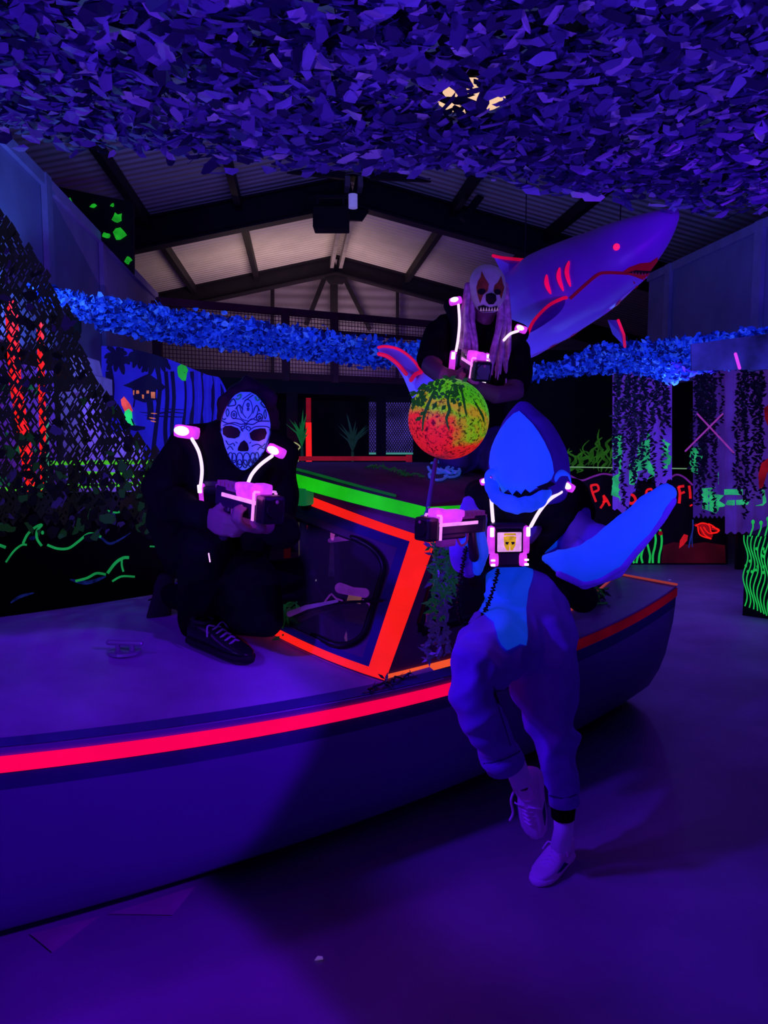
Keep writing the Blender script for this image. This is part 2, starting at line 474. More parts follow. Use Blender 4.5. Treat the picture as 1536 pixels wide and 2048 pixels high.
# black panel with green blobs
k = MB(); k.prism([P(104,371,8.4),P(104,376,8.4),P(266,548,8.4),P(266,404,8.4)], (0,.06,0))
pan = k.obj('painted_board', M_black); tag(pan, 'black board splashed with green paint blobs above the left wall', 'board')
bv = plane_bvh([P(60,340,8.39),P(300,340,8.39),P(300,620,8.39),P(60,620,8.39)])
k = MB(); random.seed(11)
for cx, cy, r in ((234,436,12),(239,471,17),(213,472,8),(187,412,7),(226,411,5),(140,404,8),(257,521,8)):
    patch(k, bv, [(cx+r*random.uniform(.5,1.15)*math.cos(a*.7), cy+r*random.uniform(.5,1.15)*math.sin(a*.7)) for a in range(9)], .012, 8)
k.split('green_blobs', glow('green_blob', (.02,.7,.03), .55, evar=.6, scale=10), pan)
# flood lamp fixed to the left wall
c = HU(142, 652, UL+.22)
root = thing('flood_lamp', 'small black flood lamp with a cable on the left wall', 'lamp', c)
m = MB(); m.rbox(c, (.16,.12,.14), .02, Matrix.Rotation(.5,3,'Z')); m.obj('housing', M_black, root)
m = MB(); m.tube([c+Vector((-.14,.02,0)), c+Vector((-.02,.02,0))], .025, 8); m.obj('bracket', M_black, root)
m = MB(); e = HU(122,690,UL+.12); m.tube([c+Vector((-.06,0,-.04)), c+Vector((-.1,0,-.14)), e], .008, 6); m.obj('cable', M_black, root)
# ------------------------------------------------------------------ leafy camouflage nets
def flap(mb, c, ax, ay, size, asp, col, rng):
    n = rng.choice((6,7,8)); vs = []
    for i in range(n):
        a = 2*math.pi*i/n+rng.uniform(-.25,.25); r = rng.uniform(.62,1.08)
        vs.append(c+ax*(math.cos(a)*r*size*asp)+ay*(math.sin(a)*r*size))
    nrm = ax.cross(ay).normalized()
    vs[0] = vs[0]+nrm*size*.35; vs[n//2] = vs[n//2]+nrm*size*.3
    b = len(mb.v); mb.v += vs; mb.f.append(tuple(range(b, b+n))); mb.m.append(0)
    mb.c += [col]*n
def rot_axes(rng, tilt, base=None):
    q = Matrix.Rotation(rng.uniform(0,6.283),3,'Z')
    T = Matrix.Rotation(rng.gauss(0,tilt),3,'X') @ Matrix.Rotation(rng.gauss(0,tilt),3,'Y')
    M = T @ q
    if base is not None: M = base @ M
    return M @ Vector((1,0,0)), M @ Vector((0,1,0))
rng = random.Random(21)
m = MB(); m.c = []
edge = [(-80,285),(0,288),(150,292),(300,303),(450,318),(600,330),(750,346),(900,356),(1050,378),(1150,385),(1300,392),(1536,388),(1640,388)]
def edge_y(px):
    for (x0,y0),(x1,y1) in zip(edge, edge[1:]):
        if x0 <= px <= x1: return y0+(y1-y0)*(px-x0)/(x1-x0)
    return 300
NZ = 3.02
cols = [(.10,.08,.30),(.2,.15,.5),(.42,.36,.85),(.03,.02,.10),(.30,.22,.6),(.9,.85,1.0),(.62,.46,.9),(.13,.10,.35),(.05,.035,.14)]
wts = [5,6,3.5,5,5,1.4,3.5,4,5]
cnt = 0
while cnt < 23000:
    x = rng.uniform(-3.4,3.6); y = rng.uniform(1.55,5.0)
    px = 768+FPX*x/(y*CP-(NZ-CAMZ)*SP)
    far = PZ(px, edge_y(max(-80,min(1640,px)))+rng.gauss(0,5), NZ).y
    if y > far: continue
    sag = -.07*math.cos(x*1.3)*math.cos(y*1.9)+.05*noise.noise(Vector((x*1.7,y*1.7,0)))
    c = Vector((x,y,NZ+sag+rng.uniform(-.05,.05)))
    hole = P(945,196,3.5)
    if abs(x-(945-768)/FPX*3.15) < .13 and abs(y-PZ(945,196,NZ).y) < .17 and rng.random() < .80: continue
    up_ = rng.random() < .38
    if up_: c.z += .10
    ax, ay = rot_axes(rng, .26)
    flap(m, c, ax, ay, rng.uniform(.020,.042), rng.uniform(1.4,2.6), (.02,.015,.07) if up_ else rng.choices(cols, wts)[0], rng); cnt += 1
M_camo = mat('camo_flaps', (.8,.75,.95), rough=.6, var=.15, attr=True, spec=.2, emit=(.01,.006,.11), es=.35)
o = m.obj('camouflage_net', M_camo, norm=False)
tag(o, 'broad blue and purple camouflage net stretched overhead below the roof', 'net')
# backing mesh strands of the overhead net
m2 = MB(); m2.add([Vector((-3.4,1.55,NZ+.12)),Vector((3.6,1.55,NZ+.12)),Vector((3.6,1.75,NZ+.12)),Vector((-3.4,1.75,NZ+.12))], [])
for i in range(24):
    x = -3.4+i*7/24; far = PZ(768+FPX*x/3.9, edge_y(max(-80,min(1640,768+FPX*x/3.9))), NZ).y
    m2.bar((x,1.55,NZ+.16),(x,far-.1,NZ+.16),.004,.004)
for j in range(9): m2.bar((-3.4,1.6+j*.25,NZ+.16),(3.6,1.6+j*.25,NZ+.16),.004,.004)
m2.obj('net_cord', M_black, o)
# lamp above the net that shines through its gaps
c = PZ(945,196,3.32)
root = thing('ceiling_lamp', 'warm round lamp shining through gaps in the overhead net', 'lamp', c)
k = MB(); k.tube([c,c+Vector((0,0,.02))], .19, 20, 'flat'); k.obj('lens', glow('warm_lens', (1,.62,.38), 1.0, evar=.1), root)
k = MB(); k.tube([c+Vector((0,0,.02)),c+Vector((0,0,.1)),c+Vector((0,0,.3))], [.2,.16,.05], 16, 'flat'); k.obj('housing', M_black, root)
# blue leafy canopy strip hung across the hall
TOP = [(58,568,5.5),(130,580,5.7),(210,594,6.0),(330,612,6.4),(460,632,6.8),(600,652,7.1),(740,674,7.2),(860,688,7.3),(960,715,7.3),(1040,738,7.2),(1130,718,7.1),(1195,688,7.0),(1280,682,6.9),(1380,672,6.7),(1460,662,6.4),(1545,652,6.2),(1640,645,6.1)]
BOT = [(60,584,5.6),(130,608,6.0),(205,650,6.5),(330,676,7.2),(460,692,7.8),(600,712,8.3),(740,725,8.5),(860,728,8.6),(960,745,8.6),(1040,755,8.5),(1130,746,8.4),(1195,742,8.2),(1280,738,7.7),(1338,762,7.3),(1400,738,7.1),(1460,728,6.9),(1545,700,6.6),(1640,690,6.5)]
def at_line(L, px):
    for a, b in zip(L, L[1:]):
        if a[0] <= px <= b[0]:
            t = (px-a[0])/(b[0]-a[0]); return [a[i]+(b[i]-a[i])*t for i in range(3)]
    return L[0] if px < L[0][0] else L[-1]
rng = random.Random(5); m = MB(); m.c = []
n = 0
while n < 15000:
    px = rng.uniform(58,1640); a, b = at_line(TOP, px), at_line(BOT, px)
    if rng.random() > .35+(b[1]-a[1])/70: continue
    w = rng.random(); A = P(px, a[1]+3, a[2]); B = P(px, b[1]-1, b[2])
    c = A.lerp(B, w)+Vector((0,0,-.02+rng.gauss(0,.02)))
    ax, ay = rot_axes(rng, .75, Matrix.Rotation(R(55),3,'X'))
    s_ = rng.uniform(.016,.034)*(1 if px > 200 else .75)
    hot = rng.random()
    col = (.12,.24,.9) if hot < .38 else ((.05,.10,.5) if hot < .62 else ((.35,.5,1) if hot < .76 else (.015,.02,.15)))
    flap(m, c, ax, ay, s_, rng.uniform(1.2,1.9), col, rng); n += 1
M_blue = mat('blue_flaps', (.55,.8,1), rough=.5, var=.1, attr=True, emit=(.03,.13,.8), es=.2, spec=.3)
o = m.obj('leafy_canopy', M_blue, norm=False)
tag(o, 'bright blue leafy net strip strung across the hall at mid height', 'net')
# dark draped net on the left, with diamond openings
rng = random.Random(9); m = MB(); m.c = []
def NP(px, py): return P(px, py, 4.0+.12*math.sin(px*.05+py*.012))
cw, ch = 17, 27; rows = 26
def diag(py): return 8+(py-440)*.62+14*math.sin(py*.014) if py < 900 else 312
for j in range(-1, 46):
    for i in range(-3, 22):
        cx = i*cw+(cw/2 if j % 2 else 0)+6*math.sin(j*.7); cy = 430+j*ch/2
        if cx > diag(cy)+6 or cy < 425 or cy > 1035+18*math.sin(cx*.07): continue
        k = rng.uniform(.30,.80) if rng.random() > .25 else .1
        edgy = diag(cy)-cx
        if edgy < 60: k *= .25+.6*max(0,edgy)/60
        if cy > 990: k *= .6
        ox, oy = rng.uniform(-3,3), rng.uniform(-5,5)
        out = [(cx-cw/2*1.06,cy),(cx,cy-ch/2*1.06),(cx+cw/2*1.06,cy),(cx,cy+ch/2*1.06)]
        inn = [(cx+ox-cw/2*k,cy+oy),(cx+ox,cy+oy-ch/2*k),(cx+ox+cw/2*k,cy+oy),(cx+ox,cy+oy+ch/2*k)]
        vs = [NP(*p) for p in out+inn]; b = len(m.v); m.v += vs; m.c += [(.02,.02,.03)]*8
        m.f += [tuple(b+q for q in f) for f in ((0,1,5,4),(1,2,6,5),(2,3,7,6),(3,0,4,7))]; m.m += [0]*4
for i in range(620):
    px = rng.uniform(-40,318); py = rng.uniform(440,1075)
    if px > diag(py)+10 or (py < 930 and rng.random() < .75): continue
    c = NP(px,py)+Vector((0,-.03,0)); ax, ay = rot_axes(rng, .5, Matrix.Rotation(R(80),3,'X'))
    g = rng.random()
    col = (.006,.006,.01) if g < .6 else ((.02,.10,.03) if g < .9 else (.05,.03,.2))
    if py < 800 and g > .6: col = (.03,.015,.12)
    flap(m, c, ax, ay, rng.uniform(.018,.035), 1.5, col, rng)
M_drape = mat('drape_flaps', (1,1,1), rough=.7, var=.1, attr=True, emit=(.5,.5,.5), es=.25)
o = m.obj('draped_net', M_drape, norm=False)
tag(o, 'black draped camouflage net sloping down at the left edge', 'net')
# ------------------------------------------------------------------ left side scenery
def ptl(x, y): return (x*.3125, y*.3125+640)      # left zoom -> photo px
# black barrier painted with green waves
d = 4.62
a, b = P(-60,985,d), P(352,985,d)
m = MB(); m.prism([(a.x,d,0),(b.x,d,0),(b.x,d,a.z),(a.x,d,a.z)], (0,.08,0))
root = m.obj('painted_barrier', M_black); tag(root, 'low black barrier painted with green waves at left beyond the boat', 'barrier')
bv = plane_bvh([(a.x-1,d,-.5),(b.x+1,d,-.5),(b.x+1,d,a.z+.5),(a.x-1,d,a.z+.5)])
k = MB()
for pts, w in (([(40,1550),(90,1480),(140,1440),(175,1438)],4),([(150,1430),(180,1370),(230,1325),(270,1310),(240,1350),(240,1400),(270,1445)],5),([(305,1438),(370,1462),(440,1460),(500,1420),(560,1372),(600,1368),(650,1388)],5),([(690,1220),(740,1232),(800,1215),(865,1165)],4),([(485,1670),(560,1650),(620,1620),(680,1628)],5),([(690,1620),(740,1555),(790,1522),(828,1520)],6),([(782,1530),(782,1570),(792,1610)],4),([(720,1672),(780,1640),(865,1642)],4),([(960,1448),(1015,1450)],3),([(0,1440),(40,1455)],6)):
    stroke(k, bv, [ptl(*q) for q in pts], w, .006, 5)
for c in ((275,1360),(337,1360)): patch(k, bv, oval(*ptl(*c), 3, 4), .006, 3)
k.split('wave_lines', glow('wave_green', (.012,.40,.10), .62, evar=.35, scale=12), root)
k = MB()
for pts, w in (([(560,1385),(640,1390),(700,1430),(760,1410),(840,1360)],5),([(70,1810),(130,1770),(220,1745)],6),([(450,1660),(560,1680),(680,1640)],8),([(190,1400),(230,1390)],8)):
    stroke(k, bv, [ptl(*q) for q in pts], w, .005, 5, taper=True)
k.split('blue_strokes', glow('blue_strokes', (.01,.02,.22), .5, evar=.8, scale=25), root)
# fence of green taped rails behind the draped net
d = 5.1
root = thing('taped_fence', 'fence with bright green taped rails behind the draped net', 'fence', Vector((P(150,970,d).x, d, 0)))
for (x0,y0,x1,y1,w) in ((102,926,318,924,5),(160,946,310,953,3),(-20,980,330,965,5)):
    k = MB(); k.bar(P(x0,y0,d), P(x1,y1,d), .03, w*d/FPX, up=(0,1,0)); k.obj('rail', M_lime, root)
for x in (96,145,240,330):
    k = MB(); q = P(x,915,d+.04); k.bar((q.x,d+.04,0), q, .05,.05, up=(0,1,0)); k.obj('post', M_black, root)
k = MB(); q = P(95,812,d); k.bar(P(95,965,d), q, .014,.014, up=(0,1,0)); k.obj('glow_line', glow('pale_green_line', (.1,.6,.35), .5, evar=.7, scale=20), root)
# red lit posts
def redpost(pts, w, d, label):
    k = MB(); ln = [P(x,y,d) for x, y in pts]
    for p, q in zip(ln, ln[1:]): k.bar(p, q, .03, w*d/FPX, up=(0,1,0))
    p = ln[-1]; k.bar(p, (p.x, p.y, 0), .03, w*d/FPX, up=(0,1,0))
    tag(k.obj('red_post', M_red, None), label, 'post')
redpost([(22,600),(30,760),(62,965)], 34, 5.35, 'wide red fluorescent post behind the left edge of the draped net')
redpost([(80,640),(84,800),(88,960)], 13, 5.4, 'narrow red fluorescent post behind the draped net')
# lilac boards behind the net
for (x0,x1,y0,lab) in ((163,198,800,'narrow lilac board standing behind the draped net'),(212,282,872,'wider lilac board between the net edge and the kneeling person')):
    k = MB(); d = 6.0; a, b = P(x0,y0,d), P(x1,y0,d)
    k.prism([(a.x,d,0),(b.x,d,0),(b.x,d,a.z-.06),((a.x+b.x)/2,d,a.z+.04),(a.x,d,a.z)], (0,.04,0))
    o = k.obj('lilac_board', mat('lilac_board', (.5,.3,.8), emit=(.06,.02,.30), es=.9)); tag(o, lab, 'board')
k = MB(); d = 6.0; a, b = P(-120,690,d), P(100,690,d)
k.prism([(a.x,d,0),(b.x,d,0),(b.x,d,a.z-.2),(a.x,d,a.z)], (0,.04,0))
o = k.obj('purple_board', mat('purple_board', (.3,.12,.6), emit=(.035,.004,.13), es=.7, var=.6, scale=3)); tag(o, 'tall purple board at the left edge behind the net and red posts', 'board')
bv = plane_bvh([P(-200,400,5.98),P(200,400,5.98),P(200,1100,5.98),P(-200,1100,5.98)]); k = MB(); rng = random.Random(4)
for i in range(40):
    cx, cy = rng.uniform(0,98), rng.uniform(760,990); s_ = rng.uniform(3,9)
    pts = [(cx+s_*rng.uniform(.4,1.5)*math.cos(a*.9), cy+s_*rng.uniform(.4,1.5)*math.sin(a*.9)) for a in range(7)]
    if all(p[0] < 99 for p in pts): patch(k, bv, pts, .005, 8)
k.split('green_leaf_paint', glow('leaf_paint', (.01,.17,.07), .45, evar=.7, scale=15), o)
# white stepped ledge
k = MB(); d = 6.4
k.prism([P(140,704,d),P(163,712,d),P(170,745,d),P(190,752,d),P(191,785,d),P(140,785,d)], (0,.4,0))
k.bar(P(166,785,d+.2), Vector((P(166,785,d).x, d+.2, 0)), .3,.3, up=(0,1,0))
tag(k.obj('stepped_ledge', mat('ledge', (.5,.4,.6), emit=(.03,.008,.14), es=.6)), 'pale stepped ledge beside the left wall', 'ledge')
# jungle tapestry
def tp(x, y): return (x*.3125, y*.3125+640)
D0 = 7.7
outline = [(650,160),(760,170),(900,195),(1010,225),(1100,255),(1230,310),(1330,350),(1405,360),(1440,430),(1440,700),(1440,1000),(1150,1010),(900,900),(650,760)]
NXc, NYc = 60, 34; m = MB()
L = [tp(*p) for p in ((640,165),(760,172),(900,197),(1010,228),(1100,258),(1230,312),(1330,352),(1405,366),(1445,440),(1470,520))]
def cloth_top(px):
    for p, q in zip(L, L[1:]):
        if p[0] <= px <= q[0]: return p[1]+(q[1]-p[1])*(px-p[0])/(q[0]-p[0])
    return L[0][1] if px < L[0][0] else L[-1][1]
for j in range(NYc+1):
    for i in range(NXc+1):
        px = 203+(458-203)*i/NXc; yt = cloth_top(px); py = yt+(990-yt)*j/NYc
        fold = .05*max(0,(px-350)/90)*math.sin(px*.36+.3*math.sin(j*.2))+.012*math.sin(px*.12+j*.1)
        m.v.append(P(px, py, D0+fold))
for j in range(NYc):
    for i in range(NXc):
        q = j*(NXc+1)+i; m.f.append((q,q+1,q+NXc+2,q+NXc+1)); m.m.append(0)
M_tap = mat('tapestry_blue', (.04,.04,.6), emit=(.010,.006,.36), es=.75, var=.6, scale=1.8)
root = thing('painted_backdrop', 'blue painted cloth backdrop of a tropical hut and campfire behind the kneeling person', 'backdrop', Vector((P(330,880,D0).x, D0, 0)))
m.obj('cloth', M_tap, root, smooth=True); bv = m.bvh()
M_tdk = mat('tapestry_dark', (.005,.004,.03), emit=(.004,.002,.05), es=.5, var=.5)
def draw(name, items, mt, off=.01, step=7):
    k = MB()
    for it in items:
        if it[0] == 'p': patch(k, bv, [tp(*q) for q in it[1]], off, step)
        else: stroke(k, bv, [tp(*q) for q in it[1]], it[2], off, 4, taper=(it[0] == 't'))
    k.obj(name, mt, root); return k
rng = random.Random(2)
palm = []
for cx, cy, n in ((760,250,11),(900,245,11),(1000,255,13)):
    for q in range(n):
        a = math.pi*2*q/n+rng.uniform(-.2,.2); l = rng.uniform(70,130)
        palm.append(('t', [(cx,cy),(cx+l*.6*math.cos(a),cy+l*.5*math.sin(a)-12),(cx+l*math.cos(a),cy+l*.8*math.sin(a)+12)], 11))
for x in (690,1065,1105,1180,1230,1290,1360,1420):
    palm.append(('s', [(x,330),(x+10,500),(x-5,700),(x+8,850)], rng.uniform(5,9)))
for x, w in ((1020,9),(720,8)): palm.append(('s', [(x-40,860),(x-10,600),(x+5,420),(x-20,270)], w))
draw('palm_silhouettes', palm, M_tdk, .012)
draw('hut_silhouette', [('p',[(790,420),(880,380),(955,345),(1010,385),(1070,430),(1040,455),(1000,445),(1000,510),(930,530),(860,505),(850,440)]),('s',[(960,520),(965,590),(960,640)],12),('s',[(870,500),(860,560)],3),('s',[(1000,500),(1020,570)],3)], M_tdk, .02)
draw('water_ripples', [('t',[(900,590),(1000,598),(1100,590),(1195,600)],3),('t',[(930,612),(1060,618),(1190,622)],2.5),('t',[(1040,570),(1190,575)],2)], M_tdk, .014)
draw('hut_windows', [('p',oval(889,461,11,13)) if False else ('p',[(880,452),(898,452),(900,472),(880,474)]),('p',[(942,452),(956,452),(956,470),(942,472)]),('p',[(858,450),(867,452),(865,482),(858,480)]),('p',[(966,460),(994,462),(994,502),(968,500)]),('p',[(916,478),(928,480),(926,505),(918,503)]),('t',[(955,625),(1000,632)],2.5),('t',[(965,645),(1003,652)],2.5),('t',[(965,597),(1010,600)],2)], glow('window_orange', (1,.25,.12), .6, evar=.5, scale=20), .026, 4)
draw('moon', [('p',[(1140,300),(1160,282),(1195,284),(1208,320),(1200,370),(1190,390),(1165,388),(1145,362),(1137,330)])], glow('moon_green', (.02,.55,.06), .6, evar=.4, scale=5), .016)
draw('fire_glow', [('p',[(775,510),(795,490),(815,515),(835,540),(855,580),(840,600),(800,590),(780,545)])], glow('fire_pink', (1,.09,.10), .8, evar=.5, scale=16), .016, 5)
draw('fire_core', [('p',[(800,585),(825,568),(850,590),(856,640),(875,678),(800,672),(818,645),(788,642)])], glow('fire_green', (.02,.8,.2), .9, evar=.25), .022, 5)
draw('fire_bowl', [('p',[(795,672),(880,676),(935,684),(930,700),(880,712),(830,700)]),('s',[(850,632),(872,680)],3)], M_tdk, .03)
# ------------------------------------------------------------------ centre background
d = 9.8
def post(name, x, y0, d, w, mt, label, cat='post'):
    k = MB(); q = P(x,y0,d); k.bar((q.x,d,0), q, w, w, up=(0,1,0)); o = k.obj(name, mt); tag(o, label, cat); return o
k = MB(); q0 = P(617,796,d); q1 = P(617,845,d)
k.bar((q0.x,d,0), q1, .07,.07, up=(0,1,0)); o = k.obj('red_pole', M_red); tag(o, 'red fluorescent pole behind the cabin roof', 'pole')
k = MB(); k.bar(q1, q0, .06,.06, up=(0,1,0)); k.obj('dim_top', M_red2, o)
root = thing('red_rail', 'low red rail running behind the boat cabin', 'rail', Vector((P(700,915,8.6).x,8.6,0)))
k = MB(); k.bar(P(570,917,8.6), P(824,917,8.6), .05,.05, up=(0,1,0)); k.obj('rail', M_red2, root)
for x in (818,572):
    q = P(x,910,8.6); k = MB(); k.bar((q.x,8.6,0), q, .07,.07, up=(0,1,0)); k.obj('post', M_red2, root)
# bright mesh windows under the mezzanine
M_wl = mat('window_glow', (.3,.25,.7), emit=(.10,.06,.45), es=.8, var=.8, scale=2.2, evar=.93)
for x0,x1,lab in ((738,752,'narrow strip of blue lit mesh window left of its dark post'),(764,826,'blue lit mesh window beneath the mezzanine deck')):
    k = MB(); d = 12.3; k.prism([P(x0,906,d),P(x1,906,d),P(x1,803,d),P(x0,803,d)], (0,.05,0))
    root = thing('mesh_window', lab, 'window', P((x0+x1)/2,906,d)); k.obj('lit_pane', M_wl, root)
    k = MB(); n = int((x1-x0)/5)
    for i in range(n*1+14):
        xa = x0+(i-13)*5.0; a = (max(xa,x0), 906-(max(xa,x0)-xa)*1.6); b = (min(xa+64,x1), 906-(min(xa+64,x1)-xa)*1.6)
        if a[1] < 803 or a[0] >= x1: continue
        if b[1] < 803: b = (xa+(906-803)/1.6, 803)
        if b[0] > a[0]+1:
            k.bar(P(*a,d-.04), P(*b,d-.04), .012,.012, up=(0,1,0))
            k.bar(P(a[0],1709-a[1],d-.05), P(b[0],1709-b[1],d-.05), .012,.012, up=(0,1,0))
    k.obj('wire_mesh', M_black, root)
    k = MB(); k.bar(P(x0,907,d-.06), P(x1,907,d-.06), .03,.03, up=(0,1,0)); k.obj('sill_line', glow('sill_cyan', (.1,.5,.4), .5), root)
# plants in the dark
def sprig(name, label, cx, cy, d, h, n, mt, seed):
    rng = random.Random(seed); k = MB(); base = P(cx,cy,d)
    for i in range(n):
        a = rng.uniform(-.9,.9); l = h*rng.uniform(.5,1); tip = base+Vector((math.sin(a)*l*.6, rng.uniform(-.1,.1), math.cos(a)*l))
        mid = base.lerp(tip,.5)+Vector((-math.sin(a)*l*.15,0,.05*l)); w = h*.035
        k.add([base, mid+Vector((-w,0,0)), tip, mid+Vector((w,0,0))], [(0,1,2,3)])
    st = MB(); st.tube([(base.x,base.y,0), base], .02, 6)
    root = thing(name, label, 'plant', Vector((base.x,base.y,0)))
    k.obj('fronds', mt, root); st.obj('stem', M_leaf, root)
sprig('leafy_plant', 'dim green plant left of the red pole', 604, 895, 9.4, .5, 12, M_greend, 1)
sprig('leafy_plant', 'dark leafy plant between the red pole and the mesh windows', 705, 905, 9.9, .55, 16, M_leaf, 2)
# green and pink glow line behind the kneeling person
k = MB(); d = 6.8; k.tube(smooth_line([P(566,893,d),P(578,892,d),P(588,885,d),P(600,893,d),P(596,899,d)],4), .006, 6)
k.tube([P(596,899,d), Vector((P(596,899,d).x,d,0))], .006, 6)
tag(k.obj('glow_wire', glow('wire_glow', (.5,.5,.15), .6)), 'thin glowing wire loop behind the kneeling person shoulder light', 'wire')
# ------------------------------------------------------------------ right side scenery
def tr(x, y): return (1100+x*.3223, 620+y*.3223)
# long painted barrier with lettering
d = 8.95; zt = P(1300,938,d).z
a, b = P(1128,1128,d), P(1456,1128,d)
m = MB()
top = [tr(*q) for q in ((90,1000),(150,1040),(200,1055),(270,1030),(330,1015),(385,1022),(440,1045),(520,1050),(600,1075),(680,1085),(730,1050),(780,1020),(830,1035),(885,1085),(940,1075),(1000,1035),(1050,1045),(1100,1100))]
pts = [(a.x,d,0),(b.x,d,0)]+[tuple(P(x,y,d)) for x, y in reversed(top)]
pts = [(p[0],d,p[2]) for p in pts]
m.prism(pts, (0,.06,0))
M_bar = mat('barrier_dark', (.02,.004,.01), rough=.6, var=.5)
root = m.obj('painted_barrier', M_bar); tag(root, 'low dark barrier lettered in red with a red turtle painted on it', 'barrier')
big = plane_bvh([(a.x-3,d,-1),(b.x+3,d,-1),(b.x+3,d,3),(a.x-3,d,3)])
def rdraw(name, items, mt, off=.006, par=None, bv=None, k=5):
    q = MB()
    for it in items:
        if it[0] == 'p': patch(q, bv or big, [tr(*z) for z in it[1]], off, 6)
        else: stroke(q, bv or big, [tr(*z) for z in it[1]], it[2], off, k, taper=(it[0] == 't'))
    return q.split(name, mt, par or root) if name in ('hill_outline','seaweed_lines') else q.obj(name, mt, par or root)
rdraw('hill_outline', [('s',[(90,1003),(150,1042),(200,1057),(270,1032),(330,1017),(385,1024)],3.5),('s',[(735,1052),(780,1022),(830,1037),(885,1087)],3.5),('s',[(975,1085),(1010,1038),(1050,1048),(1095,1102)],3.5)], glow('purple_line', (.22,.02,.36), .6, evar=.4))
rdraw('red_lettering', [
 ('s',[(253,1090),(262,1130),(285,1190)],4.5),('s',[(250,1090),(290,1085),(300,1115),(268,1130)],4.5),
 ('s',[(330,1150),(335,1190),(312,1230)],4.5),('s',[(330,1150),(350,1175),(370,1215)],4.5),('s',[(325,1192),(355,1185)],4),
 ('s',[(395,1120),(405,1190),(425,1130),(445,1195),(460,1110)],4.5),
 ('s',[(528,1110),(500,1105),(490,1135),(520,1155),(530,1185),(505,1200),(480,1190)],5.5),
 ('s',[(628,1110),(600,1120),(595,1170),(620,1195),(645,1170),(640,1125),(622,1110)],4.5),
 ('s',[(700,1110),(705,1150),(705,1200)],4.5),('s',[(698,1110),(735,1098)],4.5),('s',[(702,1150),(730,1145)],4),
 ('s',[(795,1095),(805,1140),(800,1200)],5.5),('s',[(795,1098),(832,1092)],5),('s',[(803,1142),(835,1128)],4.5),
 ('s',[(862,1090),(868,1130),(870,1170)],5),('s',[(872,1208),(877,1216)],6)], glow('letter_red', (1,.012,.02), .75, evar=.35, scale=14))
rdraw('red_shading', [('p',[(700,1460),(770,1440),(860,1455),(960,1440),(1085,1460),(1090,1570),(690,1570)])], glow('barrier_red', (.08,.002,.006), .45, evar=.7, scale=3, base=(.15,.01,.02)), .003)
rdraw('turtle_outline', [('s',[(900,1340),(940,1322),(985,1335),(1000,1380),(1040,1375),(1045,1362),(1005,1345)],2.6),('s',[(915,1340),(930,1395),(1000,1420)],2.6),('s',[(930,1345),(960,1395),(1000,1420)],2.2),('s',[(950,1345),(985,1385),(1040,1380)],2.2),('s',[(980,1325),(1010,1340),(1045,1370)],2.2)], M_red, .008)
rdraw('turtle_body', [('p',[(900,1338),(940,1322),(985,1335),(1000,1372),(1010,1400),(1000,1420),(940,1395),(918,1350)]),('p',[(890,1335),(905,1325),(922,1335),(912,1345)]),('p',[(975,1325),(1010,1338),(1045,1370),(1000,1365)])], glow('turtle_red', (.42,.004,.01), .7, evar=.4), .006)
rdraw('fish', [('p',[(800,1480),(805,1430),(830,1390),(855,1398),(850,1430),(825,1460)])], glow('fish_red', (.8,.01,.02), .7, evar=.3), .006)
rdraw('blue_plant', [('s',[(885,1300),(885,1360),(870,1420),(860,1475)],3),('s',[(885,1350),(880,1420),(882,1470)],2)], glow('plant_blue', (.02,.03,.3), .5), .007)
rdraw('seaweed_lines', [('s',[(x+50*.2*math.sin(i*1.3+x),1570-i*h/4) for i in range(5)],4.2) for x,h in ((525,60),(545,120),(575,140),(610,180),(645,200),(683,210))], M_green2, .007)
rdraw('seaweed_flower', [('p',oval(684,1385,14,14,10))], M_red2, .009)
# thin green line above: cord stretched behind the barrier
k = MB(); q0, q1 = P(1134,934,9.6), P(1430,938,9.6); k.tube([q0,q1], .007, 6); k.tube([q0,(q0.x,9.6,0)], .01, 6); k.tube([q1,(q1.x,9.6,0)], .01, 6)
tag(k.obj('stretched_rope', glow('cord_green', (.3,.6,.3), .5)), 'thin pale green rope stretched level behind the lettered barrier', 'rope')
